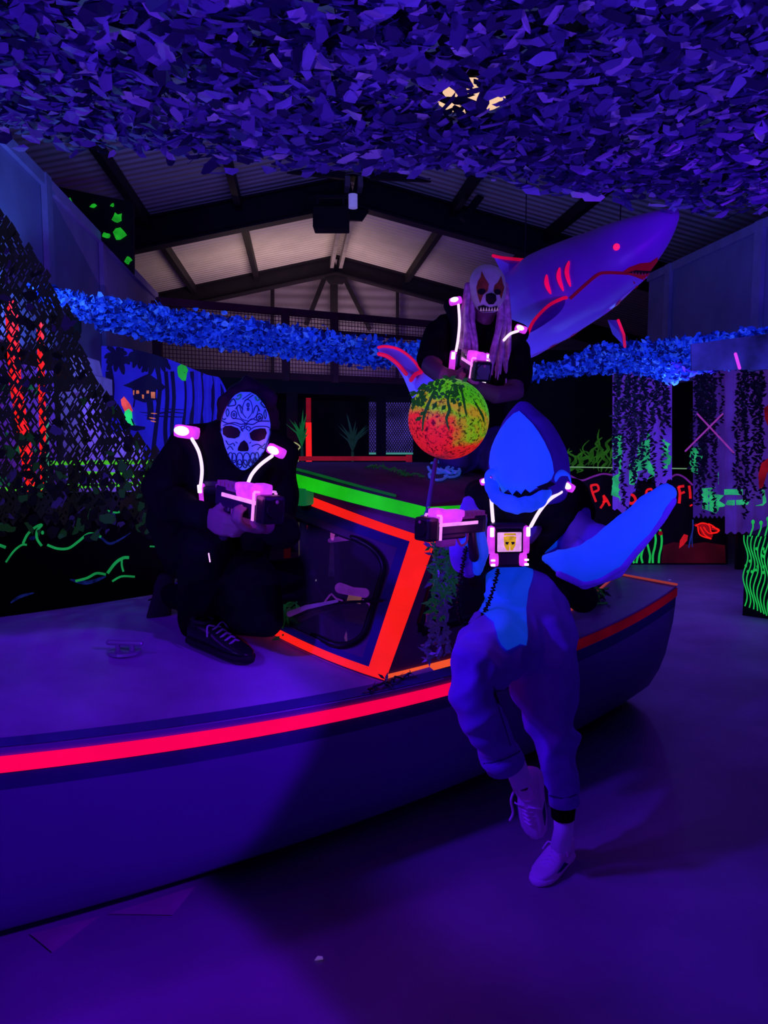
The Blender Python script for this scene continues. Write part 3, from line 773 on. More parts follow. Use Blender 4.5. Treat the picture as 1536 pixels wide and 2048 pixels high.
# vine covered hanging cloths
def vine_cloth(name, label, x0, x1, y0, y1, d, nvine, seed, col, es, greens, hem=None):
    rng = random.Random(seed); m = MB(); nx, ny = 26, 20
    for j in range(ny+1):
        for i in range(nx+1):
            px = x0+(x1-x0)*i/nx; py = y0+(y1-y0)*j/ny
            if hem: py = y0+(hem[min(len(hem)-1,int(i/nx*len(hem)))]-y0)*j/ny
            if j == ny: py += 3*math.sin(i*1.7)
            m.v.append(P(px,py,d+.04*math.sin(i*.9)+.02*math.sin(i*2.3)))
    for j in range(ny):
        for i in range(nx):
            q = j*(nx+1)+i; m.f.append((q,q+1,q+nx+2,q+nx+1)); m.m.append(0)
    base = P((x0+x1)/2,y1,d); base.z = 0
    root = thing(name, label, 'cloth', base)
    m.obj('cloth', mat(name+'_cloth', tuple(min(1,q*2) for q in col), emit=col, es=es, var=.3, scale=2.5, evar=.5), root, smooth=True)
    base_lim = y1 if not hem else max(hem)
    bv = m.bvh(); k = MB()
    for poly in greens: patch(k, bv, poly, .07, 7)
    if greens: k.split('green_glow', glow('glow_paint', (.03,.55,.20), .7, evar=.7, scale=7), root)
    k = MB()
    for v in range(nvine):
        px = rng.uniform(x0+5,x1-5); ye = y0+(y1-y0)*rng.uniform(.35,1.0)*(1 if v % 3 else .8); py = y0+2
        while py < ye and py < y1-3:
            c = P(px+rng.uniform(-5,5), py, d-.09); a = rng.uniform(-1.2,1.2); l = rng.uniform(.022,.042)
            ax = Vector((math.cos(a),0,math.sin(a)))*l; ay = Vector((-math.sin(a),rng.uniform(-.5,.5),math.cos(a)))*l*.45
            k.add([c-ax,c-ay,c+ax,c+ay], [(0,1,2,3)])
            py += rng.uniform(4.0,7.5); px += rng.uniform(-1.5,1.5)
    k.obj('vine_leaves', M_leafdk, root)
    return root
g1 = [[tr(*q) for q in poly] for poly in ([(390,790),(420,775),(425,860),(418,960),(415,1080),(398,1190),(388,1150)],[(575,775),(605,760),(608,880),(600,960),(560,1000),(535,1085),(525,1080),(530,930),(565,900)],[(715,810),(745,800),(748,860),(725,980),(705,985),(700,900)],[(605,960),(618,960),(628,1050),(620,1055)])]
vine_cloth('vine_curtain', 'purple hanging cloth covered in dark vines with green glowing streaks', 1225, 1344, 742, 1024, 8.3, 26, 3, (.085,.022,.34), .75, g1, (1018,1024,1020,985,958,962,950,972,968,960))
g2 = [[tr(*q) for q in poly] for poly in ([(890,850),(930,830),(935,900),(915,1000),(895,1060)],[(1085,770),(1120,765),(1125,830),(1095,850)],[(1080,1020),(1130,1000),(1130,1080),(1090,1080)],[(940,1110),(990,1100),(1040,1150),(1050,1210),(990,1260),(970,1200),(950,1170)])]
vine_cloth('vine_curtain', 'dim lilac cloth with the densest dark vines behind the crossed pink sticks', 1386, 1450, 690, 1034, 8.5, 22, 8, (.045,.012,.17), .7, g2)
g3 = [[tr(*q) for q in poly] for poly in ([(1110,1110),(1170,1110),(1170,1145),(1110,1145)],[(1115,1180),(1230,1172),(1235,1205),(1115,1210)],[(1305,1120),(1330,1110),(1335,1210),(1310,1215)])]
vc = vine_cloth('vine_curtain', 'pale lilac cloth at the right edge with sparse vines and a red blur', 1450, 1560, 700, 1066, 8.2, 15, 12, (.06,.016,.20), .7, g3)
k = MB(); bv = plane_bvh([P(1300,500,8.1),P(1700,500,8.1),P(1700,1200,8.1),P(1300,1200,8.1)])
for poly in ([(1325,610),(1350,590),(1400,600),(1400,690),(1350,720),(1332,680)],[(1310,950),(1350,920),(1400,930),(1400,990),(1345,1010),(1318,1100),(1295,1110),(1290,1020)]): patch(k, bv, [tr(*q) for q in poly], .01, 8)
k.split('red_blur', glow('blur_red', (.5,.006,.02), .4, evar=.95, scale=4), vc)
# green vine board to the right of the lettered barrier
k = MB(); q = [P(x,y,8.6) for x, y in ((1476,1066),(1474,1040),(1480,1020),(1486,1008),(1491,1030),(1494,1066))]
k.prism(q+[Vector((q[-1].x,8.6,0)),Vector((q[0].x,8.6,0))], (0,.05,0)); o = k.obj('dark_cutout', M_black); tag(o, 'small black pointed cutout board with a green mark beyond the seaweed block', 'board')
bv = plane_bvh([P(1440,980,8.58),P(1536,980,8.58),P(1536,1100,8.58),P(1440,1100,8.58)]); k = MB()
patch(k, bv, [tr(*q) for q in ((1185,1245),(1205,1240),(1208,1290),(1205,1340),(1185,1350),(1180,1300))], .01, 5); k.obj('green_mark', M_greend, o)
# crossed pink sticks and a short tube lamp
M_stick = glow('pink_stick', (.33,.035,.36), .75, evar=.3)
root = thing('crossed_sticks', 'two thin pink glowing sticks crossed in an X in front of the dim lilac cloth', 'sticks', P(1418,900,7.8))
for (p, q) in (((1395,828),(1467,905)),((1371,902),(1445,828))):
    k = MB(); k.tube([P(*p,7.8), P(*q,7.8)], .009, 6); k.obj('stick', M_stick, root)
k = MB(); k.tube([P(1471,708,5.65),P(1479,736,5.65)], .012, 8); tag(k.obj('glow_tube', glow('tube_pink', (.8,.05,.75), .95)), 'short pink tube lamp hanging high at the right edge', 'lamp')
k = MB(); k.prism([P(1383,688,5.75),P(1560,664,5.75),P(1560,738,5.75),P(1384,741,5.75)], (0,.02,0))
tag(k.obj('dark_banner', mat('banner_dark', (.05,.03,.2), emit=(.012,.006,.09), es=.6, var=.8, scale=4, evar=.8)), 'dark violet banner hanging across the leafy strip at the right edge', 'banner')
# black seaweed block at the right edge
d = 6.3; a = P(1486,1205,d); zt = P(1490,1068,d).z
m = MB(); m.prism([(a.x,d,0),(a.x+.9,d-.75,0),(a.x+1.5,d,0),(a.x+.6,d+.75,0)], (0,0,zt))
root = m.obj('painted_block', M_black); tag(root, 'black block painted with wavy green seaweed at the right edge', 'block')
bv = plane_bvh([(a.x-.3,d+.25,-1),(a.x+.9,d-.75,-1),(a.x+.9,d-.75,2),(a.x-.3,d+.25,2)])
rng = random.Random(6); k = MB()
for i in range(9):
    x = 1490+i*7; n = 12
    stroke(k, bv, [(x+4.5*math.sin(j*.95+i*.45)+j*.2, 1212+i*3.2-j*(142+i*2.5)/n) for j in range(n+1)], 2.6, .006, 3)
for i in range(14): patch(k, bv, oval(1492+rng.uniform(0,44), rng.uniform(1075,1160), 2.5, 3.5, 7), .008, 4)
k.split('seaweed_lines', M_green2, root)
k = MB()
for i, (x, h) in enumerate(((1500,28),(1516,26),(1530,34))):
    q = P(x,1072,d-.1); t = P(x+6,1072-h,d-.1); k.tube([q,q.lerp(t,.6)+Vector((.01,0,0)),t], .006, 6); k.ell(t, (.014,.014,.02), None, 8, 6)
k.obj('bud_stems', M_green2, root)
# ------------------------------------------------------------------ the boat
O = Vector((0,2.5,0)); BA = Vector((.77,.638,0)).normalized(); BB = Vector((-BA.y,BA.x,0)); TC = 1.0
def B(s, t, z): return O+BA*s+BB*t+Vector((0,0,z))
def tn(s):
    if s >= -1.2: return -.03+.065*(s-.6)**2
    x = -1.2-s; return .18+.234*x+.104*x*x
def zg(s): return .63+.025*(s-.4)**2
SB, SE = -3.08, 2.2
def crown(s): return min(.17, max(.02, .17+.075*(s+.05)))
def zd(s, t):
    hw = max(.05, TC-tn(s)); return zg(s)+crown(s)*(1-min(1,((t-TC)/hw)**2))
def ti(s): return tn(s)+.065+.17*max(0, s-.35)
M_hull = mat('hull_paint', (.20,.14,.45), rough=.5, var=.12, scale=1.5)
M_navy = mat('navy_band', (.05,.035,.22), rough=.6, var=.2)
M_deck = mat('deck_paint', (.34,.27,.48), rough=.5, var=.4, scale=2.2, bump=.1)
M_cab = mat('cabin_paint', (.16,.07,.20), rough=.5, var=.2)
M_rooftop = mat('cabin_roof', (.12,.10,.13), rough=.7, var=.3, scale=8)
boat = thing('boat', 'old cabin boat with dark hull edged in fluorescent red tape', 'boat', B(.2,1,0))
NS = 44
ss = [SB+(SE-SB)*i/NS for i in range(NS+1)]
def section(s):
    hw = max(.0, TC-tn(s)); g = zg(s); w = min(1, hw/.5)
    pr = [(0,g),(0,g-.06),(.004,g-.115),(.012,g-.2),(.05,.32),(.085,.22),(.145,.11),(.24,.045),(.45,.015)]
    near = [(tn(s)+q*w, z) for q, z in pr if True]
    L = [B(s,t,z) for t, z in near]+[B(s,TC,0.0)]+[B(s,2*TC-t,z) for t, z in reversed(near)]
    return L
m = MB(); rings = [section(s) for s in ss]; n = len(rings[0])
for r in rings: m.v += r
for i in range(NS):
    for k in range(n-1):
        m.f.append((i*n+k,i*n+k+1,(i+1)*n+k+1,(i+1)*n+k)); m.m.append(1 if k in (1,n-3) else 0)
m.f.append(tuple(NS*n+k for k in range(n))); m.m.append(0)
hull = m.obj('hull', [M_hull,M_navy], boat, smooth=False)
hull.data.polygons.foreach_set('use_smooth', [True]*(len(hull.data.polygons)-1)+[False])
# red rub stripe
def sstrip(s0, s1, z0, z1, off, n=40, far=False):
    k = MB(); vs = []
    for i in range(n+1):
        s = s0+(s1-s0)*i/n; t = tn(s)-off
        if far: t = 2*TC-t
        vs += [B(s,t,zg(s)-z1), B(s,t,zg(s)-z0)]
    k.add(vs, [(2*i,2*i+1,2*i+3,2*i+2) for i in range(n)]); return k
sstrip(SB+.05, .75, .018, .064, .006).obj('rub_stripe', M_pinkred, boat)
sstrip(.75, SE, .008, .055, .006).obj('rub_stripe', M_sternred, boat)
# foredeck with crown, side decks
m = MB(); nd, nt_ = 34, 20
for i in range(nd+1):
    s = SB+.02+(.25-SB)*i/nd; hw = TC-tn(s)
    for j in range(nt_+1):
        t = TC-hw+2*hw*j/nt_; m.v.append(B(s,t,zd(s,t)))
for i in range(nd):
    for j in range(nt_):
        q = i*(nt_+1)+j; m.f.append((q,q+1,q+nt_+2,q+nt_+1)); m.m.append(0)
DECK = m; dbv = m.bvh(); m.obj('foredeck', M_deck, boat, smooth=True)
k = MB(); vs = []
for i in range(31):
    s = SB+.2+(.3-SB)*i/30; a_, b_ = tn(s)+.004, tn(s)+.05
    vs += [B(s,a_,zd(s,a_)+.003), B(s,b_,zd(s,b_)+.003)]
k.add(vs, [(2*i,2*i+1,2*i+3,2*i+2) for i in range(30)]); k.obj('deck_border', M_navy, boat)
for side in (0,1):
    k = MB(); vs = []; N_ = 24
    def T(t): return 2*TC-t if side else t
    for i in range(N_+1):
        s = .1+(SE-.1)*i/N_
        vs += [B(s,T(tn(s)),zg(s)), B(s,T(ti(s)),zg(s)+.012), B(s,T(ti(s)+.01),.30)]
    k.add(vs, [(3*i+j,3*i+j+1,3*i+j+4,3*i+j+3) for i in range(N_) for j in (0,1)]); k.obj('side_deck', M_cab, boat)
k = MB(); k.add([B(.2,ti(.2),.3),B(SE,ti(SE),.3),B(SE,2-ti(SE),.3),B(.2,2-ti(.2),.3)],[(0,1,2,3)]); k.obj('cockpit_floor', M_cab, boat)
k = MB(); k.box(B(SE-.03,TC,.5), (.05,2*(TC-ti(SE))-.02,.40), Matrix((BA,BB,Vector((0,0,1)))).transposed()); k.obj('transom', M_cab, boat)
# thin red edge lines at the stern
k = MB()
ln = [B(s,ti(s)-.004,zg(s)+.016) for s in (1.25,1.5,1.8,2.0,SE)]+[B(SE,tn(SE),zg(SE)+.008)]
k.tube(ln, .007, 5); k.obj('stern_edge_line', glow('edge_red', (.55,.06,.05), .5), boat)
k = MB(); q = B(SE,ti(SE)+.01,zg(SE)); q2 = P(1262,1092,q.y); k.bar(q, q2, .022,.022, up=(0,1,0)); k.obj('stern_post', M_green2, boat)
k = MB(); k.bar(B(1.45,.62,.55),B(1.75,.62,.55),.02,.02); k.bar(B(1.75,.62,.3),B(1.75,.62,.55),.02,.02); k.bar(B(1.45,.62,.3),B(1.45,.62,.55),.02,.02); k.obj('cockpit_rail', M_green2, boat)
# windscreen surface
def wb(w): s = .04-.20*(1-w**4); t = TC+.96*w; return B(s,t,zd(s,t)+.004)
def wt(w): return B(.44-.40*(1-w**4), TC+.79*w, 1.10+.225*(1-abs(w)**2.6))
def WS(w, v, off=0):
    p = wb(w).lerp(wt(w), v)
    if off:
        e = 1e-3; n_ = (WS(w+e,v)-WS(w-e,v)).cross(WS(w,v+e)-WS(w,v-e)).normalized()
        if n_.dot(BA) > 0: n_ = -n_
        p = p+n_*off
    return p
def wgrid(w0, w1, v0, v1, nw, nv, off, skip=None):
    k = MB()
    for j in range(nv+1):
        for i in range(nw+1): k.v.append(WS(w0+(w1-w0)*i/nw, v0+(v1-v0)*j/nv, off))
    for j in range(nv):
        for i in range(nw):
            cw_, cv = w0+(w1-w0)*(i+.5)/nw, v0+(v1-v0)*(j+.5)/nv
            if skip and skip(cw_, cv): continue
            q = j*(nw+1)+i; k.f.append((q,q+1,q+nw+2,q+nw+1)); k.m.append(0)
    return k
def rr(w, v, c):     # inside the rounded pane?
    w0, w1, v0, v1 = c; rw, rv = .10, .17
    x = max(w0+rw-w, w-(w1-rw), 0)/rw; y = max(v0+rv-v, v-(v1-rv), 0)/rv
    return w0 < w < w1 and v0 < v < v1 and x*x+y*y < 1
PA = [(-.90,-.045,.105,.83),(.045,.90,.105,.83)]
def rr_out(c, n=10):
    w0, w1, v0, v1 = c; rw, rv = .10, .17; o = []
    for cx, cy, a0 in ((w1-rw,v1-rv,0),(w0+rw,v1-rv,90),(w0+rw,v0+rv,180),(w1-rw,v0+rv,270)):
        for i in range(n+1):
            a = R(a0+90*i/n); o.append((cx+rw*math.cos(a), cy+rv*math.sin(a)))
    return o
ws = wgrid(-1,1,0,1,120,50,0, skip=lambda w,v: rr(w,v,PA[0]) or rr(w,v,PA[1]))
wsfull = wgrid(-1,1,0,1,30,12,0); wbv = wsfull.bvh()
wso = ws.obj('windscreen_frame', M_cab, boat, smooth=True)
M_glass = bpy.data.materials.new('tinted_glass'); M_glass.use_nodes = True
nt = M_glass.node_tree; nt.nodes.remove(nt.nodes['Principled BSDF'])
tr_ = nt.nodes.new('ShaderNodeBsdfTransparent'); gl = nt.nodes.new('ShaderNodeBsdfGlossy'); mx = nt.nodes.new('ShaderNodeMixShader'); fr = nt.nodes.new('ShaderNodeFresnel')
nz = nt.nodes.new('ShaderNodeTexNoise'); nz.inputs['Scale'].default_value = 3; rp = nt.nodes.new('ShaderNodeValToRGB'); rp.color_ramp.elements[0].color = (.34,.28,.4,1); rp.color_ramp.elements[1].color = (.5,.44,.56,1)
nt.links.new(nz.outputs['Fac'], rp.inputs['Fac']); nt.links.new(rp.outputs['Color'], tr_.inputs['Color'])
gl.inputs['Roughness'].default_value = .03; gl.inputs['Color'].default_value = (.9,.85,.95,1); fr.inputs['IOR'].default_value = 1.9
nt.links.new(fr.outputs['Fac'], mx.inputs['Fac']); nt.links.new(tr_.outputs['BSDF'], mx.inputs[1]); nt.links.new(gl.outputs['BSDF'], mx.inputs[2])
df = nt.nodes.new('ShaderNodeBsdfDiffuse'); df.inputs['Color'].default_value = (.35,.25,.4,1); mx2 = nt.nodes.new('ShaderNodeMixShader'); mx2.inputs['Fac'].default_value = .16
nt.links.new(mx.outputs['Shader'], mx2.inputs[1]); nt.links.new(df.outputs['BSDF'], mx2.inputs[2])
nt.links.new(mx2.outputs['Shader'], nt.nodes['Material Output'].inputs['Surface'])
for c in PA:
    g = wgrid(c[0]-.01,c[1]+.01,c[2]-.02,c[3]+.02,24,14,-.008, skip=lambda w,v: not rr(w,v,(c[0]-.02,c[1]+.02,c[2]-.03,c[3]+.03)))
    go = g.obj('glass_pane', M_glass, wso, smooth=True)
    k = MB(); k.tube([WS(w,v,.004) for w,v in rr_out(c)], .013, 8, None, closed=True); k.obj('rubber_gasket', M_rubber, wso, smooth=True)
def wstrip(name, ln, hw_, off, mt, par=wso):
    """flat tape along a path in windscreen coordinates"""
    k = MB(); vs = []
    pts = [(Vector(p), WS(p[0],p[1],off)) for p in ln]
    return pts
def tape(name, a, b, inward, w, off, mt, n=30, par=wso):
    vs = []
    for i in range(n+1):
        t = i/n; p0 = Vector(a).lerp(Vector(b), t); p1 = p0+Vector(inward)*w
        vs += [WS(p0.x,p0.y,off), WS(p1.x,p1.y,off)]
    k = MB(); k.add(vs, [(2*i,2*i+1,2*i+3,2*i+2) for i in range(n)]); return k.obj(name, mt, par)
tape('red_tape', (-1,.0), (1,.0), (0,1), .05, .006, M_red)
tape('red_tape', (-1,.94), (1,.94), (0,1), .065, .006, M_red)
tape('red_tape', (-1,0), (-1,1), (1,0), .058, .007, M_red)
tape('red_tape', (1,0), (1,1), (-1,0), .05, .007, M_red)
tape('navy_band', (-.955,.05), (.955,.05), (0,1), .04, .004, M_navy)
tape('navy_band', (-.942,.05), (-.942,.94), (1,0), .026, .005, M_navy)
tape('navy_band', (-.955,.87), (.955,.87), (0,1), .07, .004, M_navy)
# cabin side, bulkhead
def cabside(side):
    def T(t): return 2*TC-t if side else t
    N_ = 20; k = MB(); nv = 10
    for i in range(N_+1):
        f = i/N_; sb = .04+(1.06-.04)*f; stp = .44+(1.06-.44)*f
        b_ = B(sb, T(max(ti(sb),.06)), zg(sb)+.01); t_ = B(stp, T(.22), 1.10)
        for j in range(nv+1): k.v.append(b_.lerp(t_, j/nv))
    def hole(i, j): return 2 <= i <= 15 and 3 <= j <= 8
    for i in range(N_):
        for j in range(nv):
            if hole(i, j): continue
            q = i*(nv+1)+j; k.f.append((q,q+1,q+nv+2,q+nv+1)); k.m.append(0)
    o = k.obj('cabin_side', M_cab, boat)
    def pt(i, j, off=0):
        f = i/N_; sb = .04+1.02*f; stp = .44+.62*f
        p = B(sb, T(max(ti(sb),.06)), zg(sb)+.01).lerp(B(stp, T(.22), 1.10), j/nv)
        return p+BB*((1 if side else -1)*off)
    g = MB(); g.add([pt(1.9,2.9,-.006),pt(16.1,2.9,-.006),pt(16.1,9.1,-.006),pt(1.9,9.1,-.006)],[(0,1,2,3)]); g.obj('side_glass', M_glass, o)
    k = MB(); c = [(2.6,3),(15.4,3),(16,3.6),(16,8.4),(15.4,9),(2.6,9),(2,8.4),(2,3.6)]
    k.tube([pt(i,j,.004) for i,j in c], .016, 8, None, closed=True); k.obj('rubber_gasket', M_rubber, o)
    k = MB(); vs = []
    for i in range(21): vs += [pt(i,.0,.008), pt(i,.55,.008)]
    k.add(vs, [(2*i,2*i+1,2*i+3,2*i+2) for i in range(20)]); k.obj('orange_tape', M_orange, o)
    k = MB(); vs = []
    for i in range(21): vs += [pt(0,i/2,.006), pt(.9,i/2,.006)]
    k.add(vs, [(2*i,2*i+1,2*i+3,2*i+2) for i in range(20)]); k.obj('red_tape', M_red, o) if side else None
    return o
cabside(0); cabside(1)
k = MB(); k.add([B(1.06,.26,.31),B(1.06,1.74,.31),B(1.06,1.78,1.10),B(1.06,1,1.33),B(1.06,.22,1.10)],[(0,1,2,3,4)]); k.obj('cabin_bulkhead', M_cab, boat)
# roof
def roofz(w, s): return 1.245+.16*(1-abs(w)**2.6)-.02*max(0,s-.3)
m = MB(); nw, ns = 30, 10
def RF(w, f, dz=0):
    sf = .44-.40*(1-w**4)-.065; s = sf+(1.1-sf)*f; t = TC+.81*w; return B(s,t,roofz(w,s)+dz)
for dz in (0,-.055):
    b_ = len(m.v)
    for j in range(ns+1):
        for i in range(nw+1): m.v.append(RF(-1+2*i/nw, j/ns, dz))
    for j in range(ns):
        for i in range(nw):
            q = b_+j*(nw+1)+i; m.f.append((q,q+1,q+nw+2,q+nw+1)); m.m.append(0)
h = (nw+1)*(ns+1)
for i in range(nw):
    m.f += [(i,i+1,h+i+1,h+i),(ns*(nw+1)+i,ns*(nw+1)+i+1,h+ns*(nw+1)+i+1,h+ns*(nw+1)+i)]; m.m += [0,0]
for j in range(ns):
    for e in (0,nw):
        m.f.append((j*(nw+1)+e,(j+1)*(nw+1)+e,h+(j+1)*(nw+1)+e,h+j*(nw+1)+e)); m.m.append(0)
rbv = m.bvh(); roof = m.obj('cabin_roof', M_rooftop, boat)
k = MB(); vs = []
for i in range(41):
    w = -1+2*i/40; p = RF(w,0)-BA*.006; vs += [p+Vector((0,0,.002)), p+Vector((0,0,-.052))]
k.add(vs, [(2*i,2*i+1,2*i+3,2*i+2) for i in range(40)]); k.obj('green_edge_tape', M_green, roof)
for w in (-1,1):
    k = MB(); vs = []
    for i in range(11):
        p = RF(w,i/10)+BB*(.006*w); vs += [p+Vector((0,0,.002-.0*i)), p+Vector((0,0,-.052))]
    k.add(vs, [(2*i,2*i+1,2*i+3,2*i+2) for i in range(10)]); k.obj('green_edge_tape', M_green, roof)
k = MB()
for w0 in (-.93,):
    pass
k.tube([RF(w,.05,.006) for w in [-.9+1.8*i/20 for i in range(21)]], .006, 6); k.obj('roof_bead', M_greend, roof)
k = MB(); vs=[]   # header between windscreen and roof
for i in range(31):
    w = -1+2*i/30; vs += [wt(w), B(.44-.40*(1-w**4)-.02, TC+.79*w, roofz(w,0)-.05)]
k.add(vs, [(2*i,2*i+1,2*i+3,2*i+2) for i in range(30)]); k.obj('windscreen_header', M_cab, boat)
k = MB(); vs=[]
for i in range(11):
    f = i/10; a_ = B(.44+.62*f,.22,1.10); vs += [a_, B(.42+.66*f,.2,1.18)]
k.add(vs, [(2*i,2*i+1,2*i+3,2*i+2) for i in range(10)]); k.add([B(v.x if 0 else .44+.62*i/10, 2-.22, z) for i in range(11) for z in (1.10,1.18)], [(2*i,2*i+1,2*i+3,2*i+2) for i in range(10)]); k.obj('cabin_header', M_cab, boat)
# green lamp on the cabin front
hit.last = 2.95; c = hit(wbv,612,1001,.045)
k = MB(); Mx = Matrix.Rotation(R(-25),3,'Z'); k.rbox(c,(.085,.07,.07),.012,Mx); o = k.obj('bow_lamp', mat('green_plastic', (.02,.3,.1), emit=(.004,.13,.03), es=.7), boat, label='small green plastic lamp on the cabin front')
k = MB(); k.rbox(c+Vector((.035,.045,-.03)),(.04,.10,.05),.01,Mx); k.obj('bracket', M_black, o)
# wiper
hit.last = 3.0
wp = [hit(wbv,x,y,.03) for x, y in ((588,1232),(620,1219),(678,1207))]; wp2 = [hit(wbv,x,y,.022) for x, y in ((640,1214),(700,1208),(763,1206))]
k = MB(); k.tube(wp, [.012,.010,.006], 6); wpo = k.obj('wiper_arm', mat('wiper_metal', (.4,.25,.5), emit=(.06,.012,.12), es=.5, rough=.4), wso)
k = MB(); k.tube(wp2, .006, 6); k.obj('wiper_blade', M_rubber, wpo)
# helm inside the cabin
wc = B(.55,.62,.93); nrm = (Vector((-BA.x,-BA.y,.55))).normalized()
k = MB(); e1 = BB; e2 = nrm.cross(e1).normalized()
k.tube([wc+e1*.17*math.cos(a*.2618)+e2*.17*math.sin(a*.2618) for a in range(24)], .012, 8, None, closed=True)
for a in (0,120,240): k.tube([wc, wc+e1*.17*math.cos(R(a+30))+e2*.17*math.sin(R(a+30))], .009, 6)
k.ell(wc,(.03,.03,.03)); k.tube([wc, wc-nrm*.2], .02, 8); k.obj('steering_wheel', M_rubber, boat)
k = MB(); k.prism([B(.16,.3,.78),B(.16,1.7,.78),B(.36,1.7,.84),B(.36,.3,.84)],(0,0,-.1)); k.prism([B(.36,.3,.84),B(.36,1.7,.84),B(.36,1.7,.31),B(.36,.3,.31)],BA*.03); k.obj('dashboard', M_cab, boat)
# glowing shapes added inside the cabin to stand in for windscreen reflections
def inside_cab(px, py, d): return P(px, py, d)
pk = thing('pack_reflection', 'blurry purple reflection in the windscreen, built as glowing shapes inside the cabin', 'reflection', inside_cab(704,1206,2.98))
M_refl = glow('reflection_purple', (.30,.035,.62), 1.0, evar=.5, scale=14)
k = MB(); a_, b_ = inside_cab(680,1176,2.98), inside_cab(729,1186,2.98); k.tube([a_,a_.lerp(b_,.5)+Vector((0,0,-.004)),b_],[.022,.018,.020],14); k.obj('shell', M_refl, pk, True)
k = MB(); k.prism([inside_cab(697,1190,2.97),inside_cab(724,1194,2.97),inside_cab(721,1208,2.97),inside_cab(693,1203,2.97)],(0,.02,0)); k.obj('yellow_reflection', glow('reflection_yellow', (.55,.22,.16), .8, evar=.4, scale=30), pk)
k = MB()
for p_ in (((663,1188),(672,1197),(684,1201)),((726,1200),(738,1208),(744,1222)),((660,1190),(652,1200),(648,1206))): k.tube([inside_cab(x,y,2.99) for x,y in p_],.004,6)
k.obj('cable', M_refl, pk)  # thin streaks of the same reflection stand-in
k = MB(); k.tube([inside_cab(660,1081,3.25),inside_cab(690,1076,3.25),inside_cab(722,1075,3.25)],[.010,.013,.008],10); tag(k.obj('glow_tube', M_refl, None, True),'purple streak reflected high in the windscreen, built as a glowing tube inside the cabin','lamp')  # added glowing tube imitating a light streak reflected in the glass
# deck cleat and bent bow rail stub
q = hit(dbv,250,1306,0)
k = MB(); k.tube([q, q+Vector((0,0,.010))], .055, 20, 'flat'); cl = k.obj('deck_cleat', mat('cleat_metal', (.3,.22,.4), rough=.35, metal=.4), boat)
k = MB(); k.tube([q+Vector((-.025,0,.01)),q+Vector((-.025,0,.035))], .009, 8, 'flat'); k.tube([q+Vector((.025,0,.01)),q+Vector((.025,0,.035))], .009, 8, 'flat'); k.tube([q+Vector((-.055,0,.038)),q+Vector((.055,0,.034))], .010, 8); k.obj('cleat_horn', bpy.data.materials['cleat_metal'], cl)
# ------------------------------------------------------------------ seaweed garlands and cord on the boat
def vine(name, label, paths, leafs, ls, mts, seed, cat='garland', group=None, r=.004, twist=.02):
    rng = random.Random(seed); st = MB(); lf = MB(); lf.c = None
    for path in paths:
        ln = smooth_line(path, 6); ln = [p+Vector((rng.uniform(-1,1),rng.uniform(-1,1),rng.uniform(-1,1)))*twist*.5 for p in ln]
        st.tube(ln, r, 5)
        for i in range(leafs):
            f = rng.uniform(0,len(ln)-1.01); j = int(f); p = ln[j].lerp(ln[j+1], f-j)
            d_ = Vector((rng.gauss(0,1),rng.gauss(0,.6),rng.gauss(-.5,.8))).normalized(); l = ls*rng.uniform(.5,1.3)
            sd = d_.cross(Vector((rng.gauss(0,1),rng.gauss(0,1),.3))).normalized()*l*.16
            mid = p+d_*l*.45
            lf.add([p, mid+sd, p+d_*l, mid-sd], [(0,1,2,3)], 0 if rng.random() < .6 else 1)
    base = min((p for pa in paths for p in [Vector(q) for q in pa]), key=lambda v: v.z)
    root = thing(name, label, cat, base, group)
    st.obj('stem', mts[0], root); lf.obj('leaves', mts, root); return root
M_weed = mat('weed_green', (.03,.15,.05), emit=(.008,.10,.02), es=.5, rough=.4, var=.5, scale=25)
M_weedm = mat('weed_dark', (.03,.09,.06), emit=(.004,.04,.014), es=.5, rough=.4, var=.6, scale=25)
M_weedp = mat('weed_purple', (.12,.08,.25), emit=(.012,.006,.06), es=.5, rough=.3, var=.5, scale=25)
def hang(x, y0, y1, d0, d1, n=6, amp=4, seed=0):
    rg = random.Random(seed); return [P(x+rg.uniform(-amp,amp), y0+(y1-y0)*i/n, d0+(d1-d0)*i/n) for i in range(n+1)]
vine('seaweed_garland', 'green and purple plastic seaweed hanging down the near corner of the cabin', [hang(868,1085,1225,2.72,2.62,seed=1),hang(880,1080,1240,2.72,2.6,seed=2),hang(893,1085,1200,2.72,2.62,seed=3),hang(904,1095,1180,2.72,2.64,seed=4)], 85, .042, [M_weedm,M_weedp,M_leafdk], 3)
vine('bead_strands', 'twisted purple strands dangling below the cabin corner seaweed', [hang(858,1225,1318,2.6,2.5,8,6,5),hang(876,1215,1310,2.6,2.5,8,6,6),hang(893,1215,1300,2.6,2.52,8,6,7)], 14, .03, [M_weedp,M_weedp], 8, r=.006, twist=.03)
hit.last = 2.7
vine('seaweed_sprig', 'dark seaweed sprig lying on the deck at the foot of the windscreen', [[hit(wbv,600,1212,.03),hit(wbv,572,1232,.03),hit(dbv,548,1258,.03),hit(dbv,530,1274,.02)],[hit(wbv,585,1228,.03),hit(dbv,566,1250,.03),hit(dbv,570,1282,.02)]], 34, .055, [M_leaf,M_weedm], 5)
hit.last = 2.5
vine('seaweed_strand', 'thin dark strand trailing on the side deck below the orange tape', [[hit(dbv,735,1386,.012),hit(dbv,765,1372,.014),hit(dbv,790,1366,.014),hit(dbv,822,1352,.014)]], 30, .03, [M_leafdk,M_weedp], 6)
hit.last = 3.4
vine('roof_seaweed', 'green weed strand lying across the cabin roof', [[hit(rbv,x,y,.015) for x,y in ((735,937),(760,939),(790,946),(815,952),(845,957))]], 40, .03, [M_weedm,M_leaf], 9)
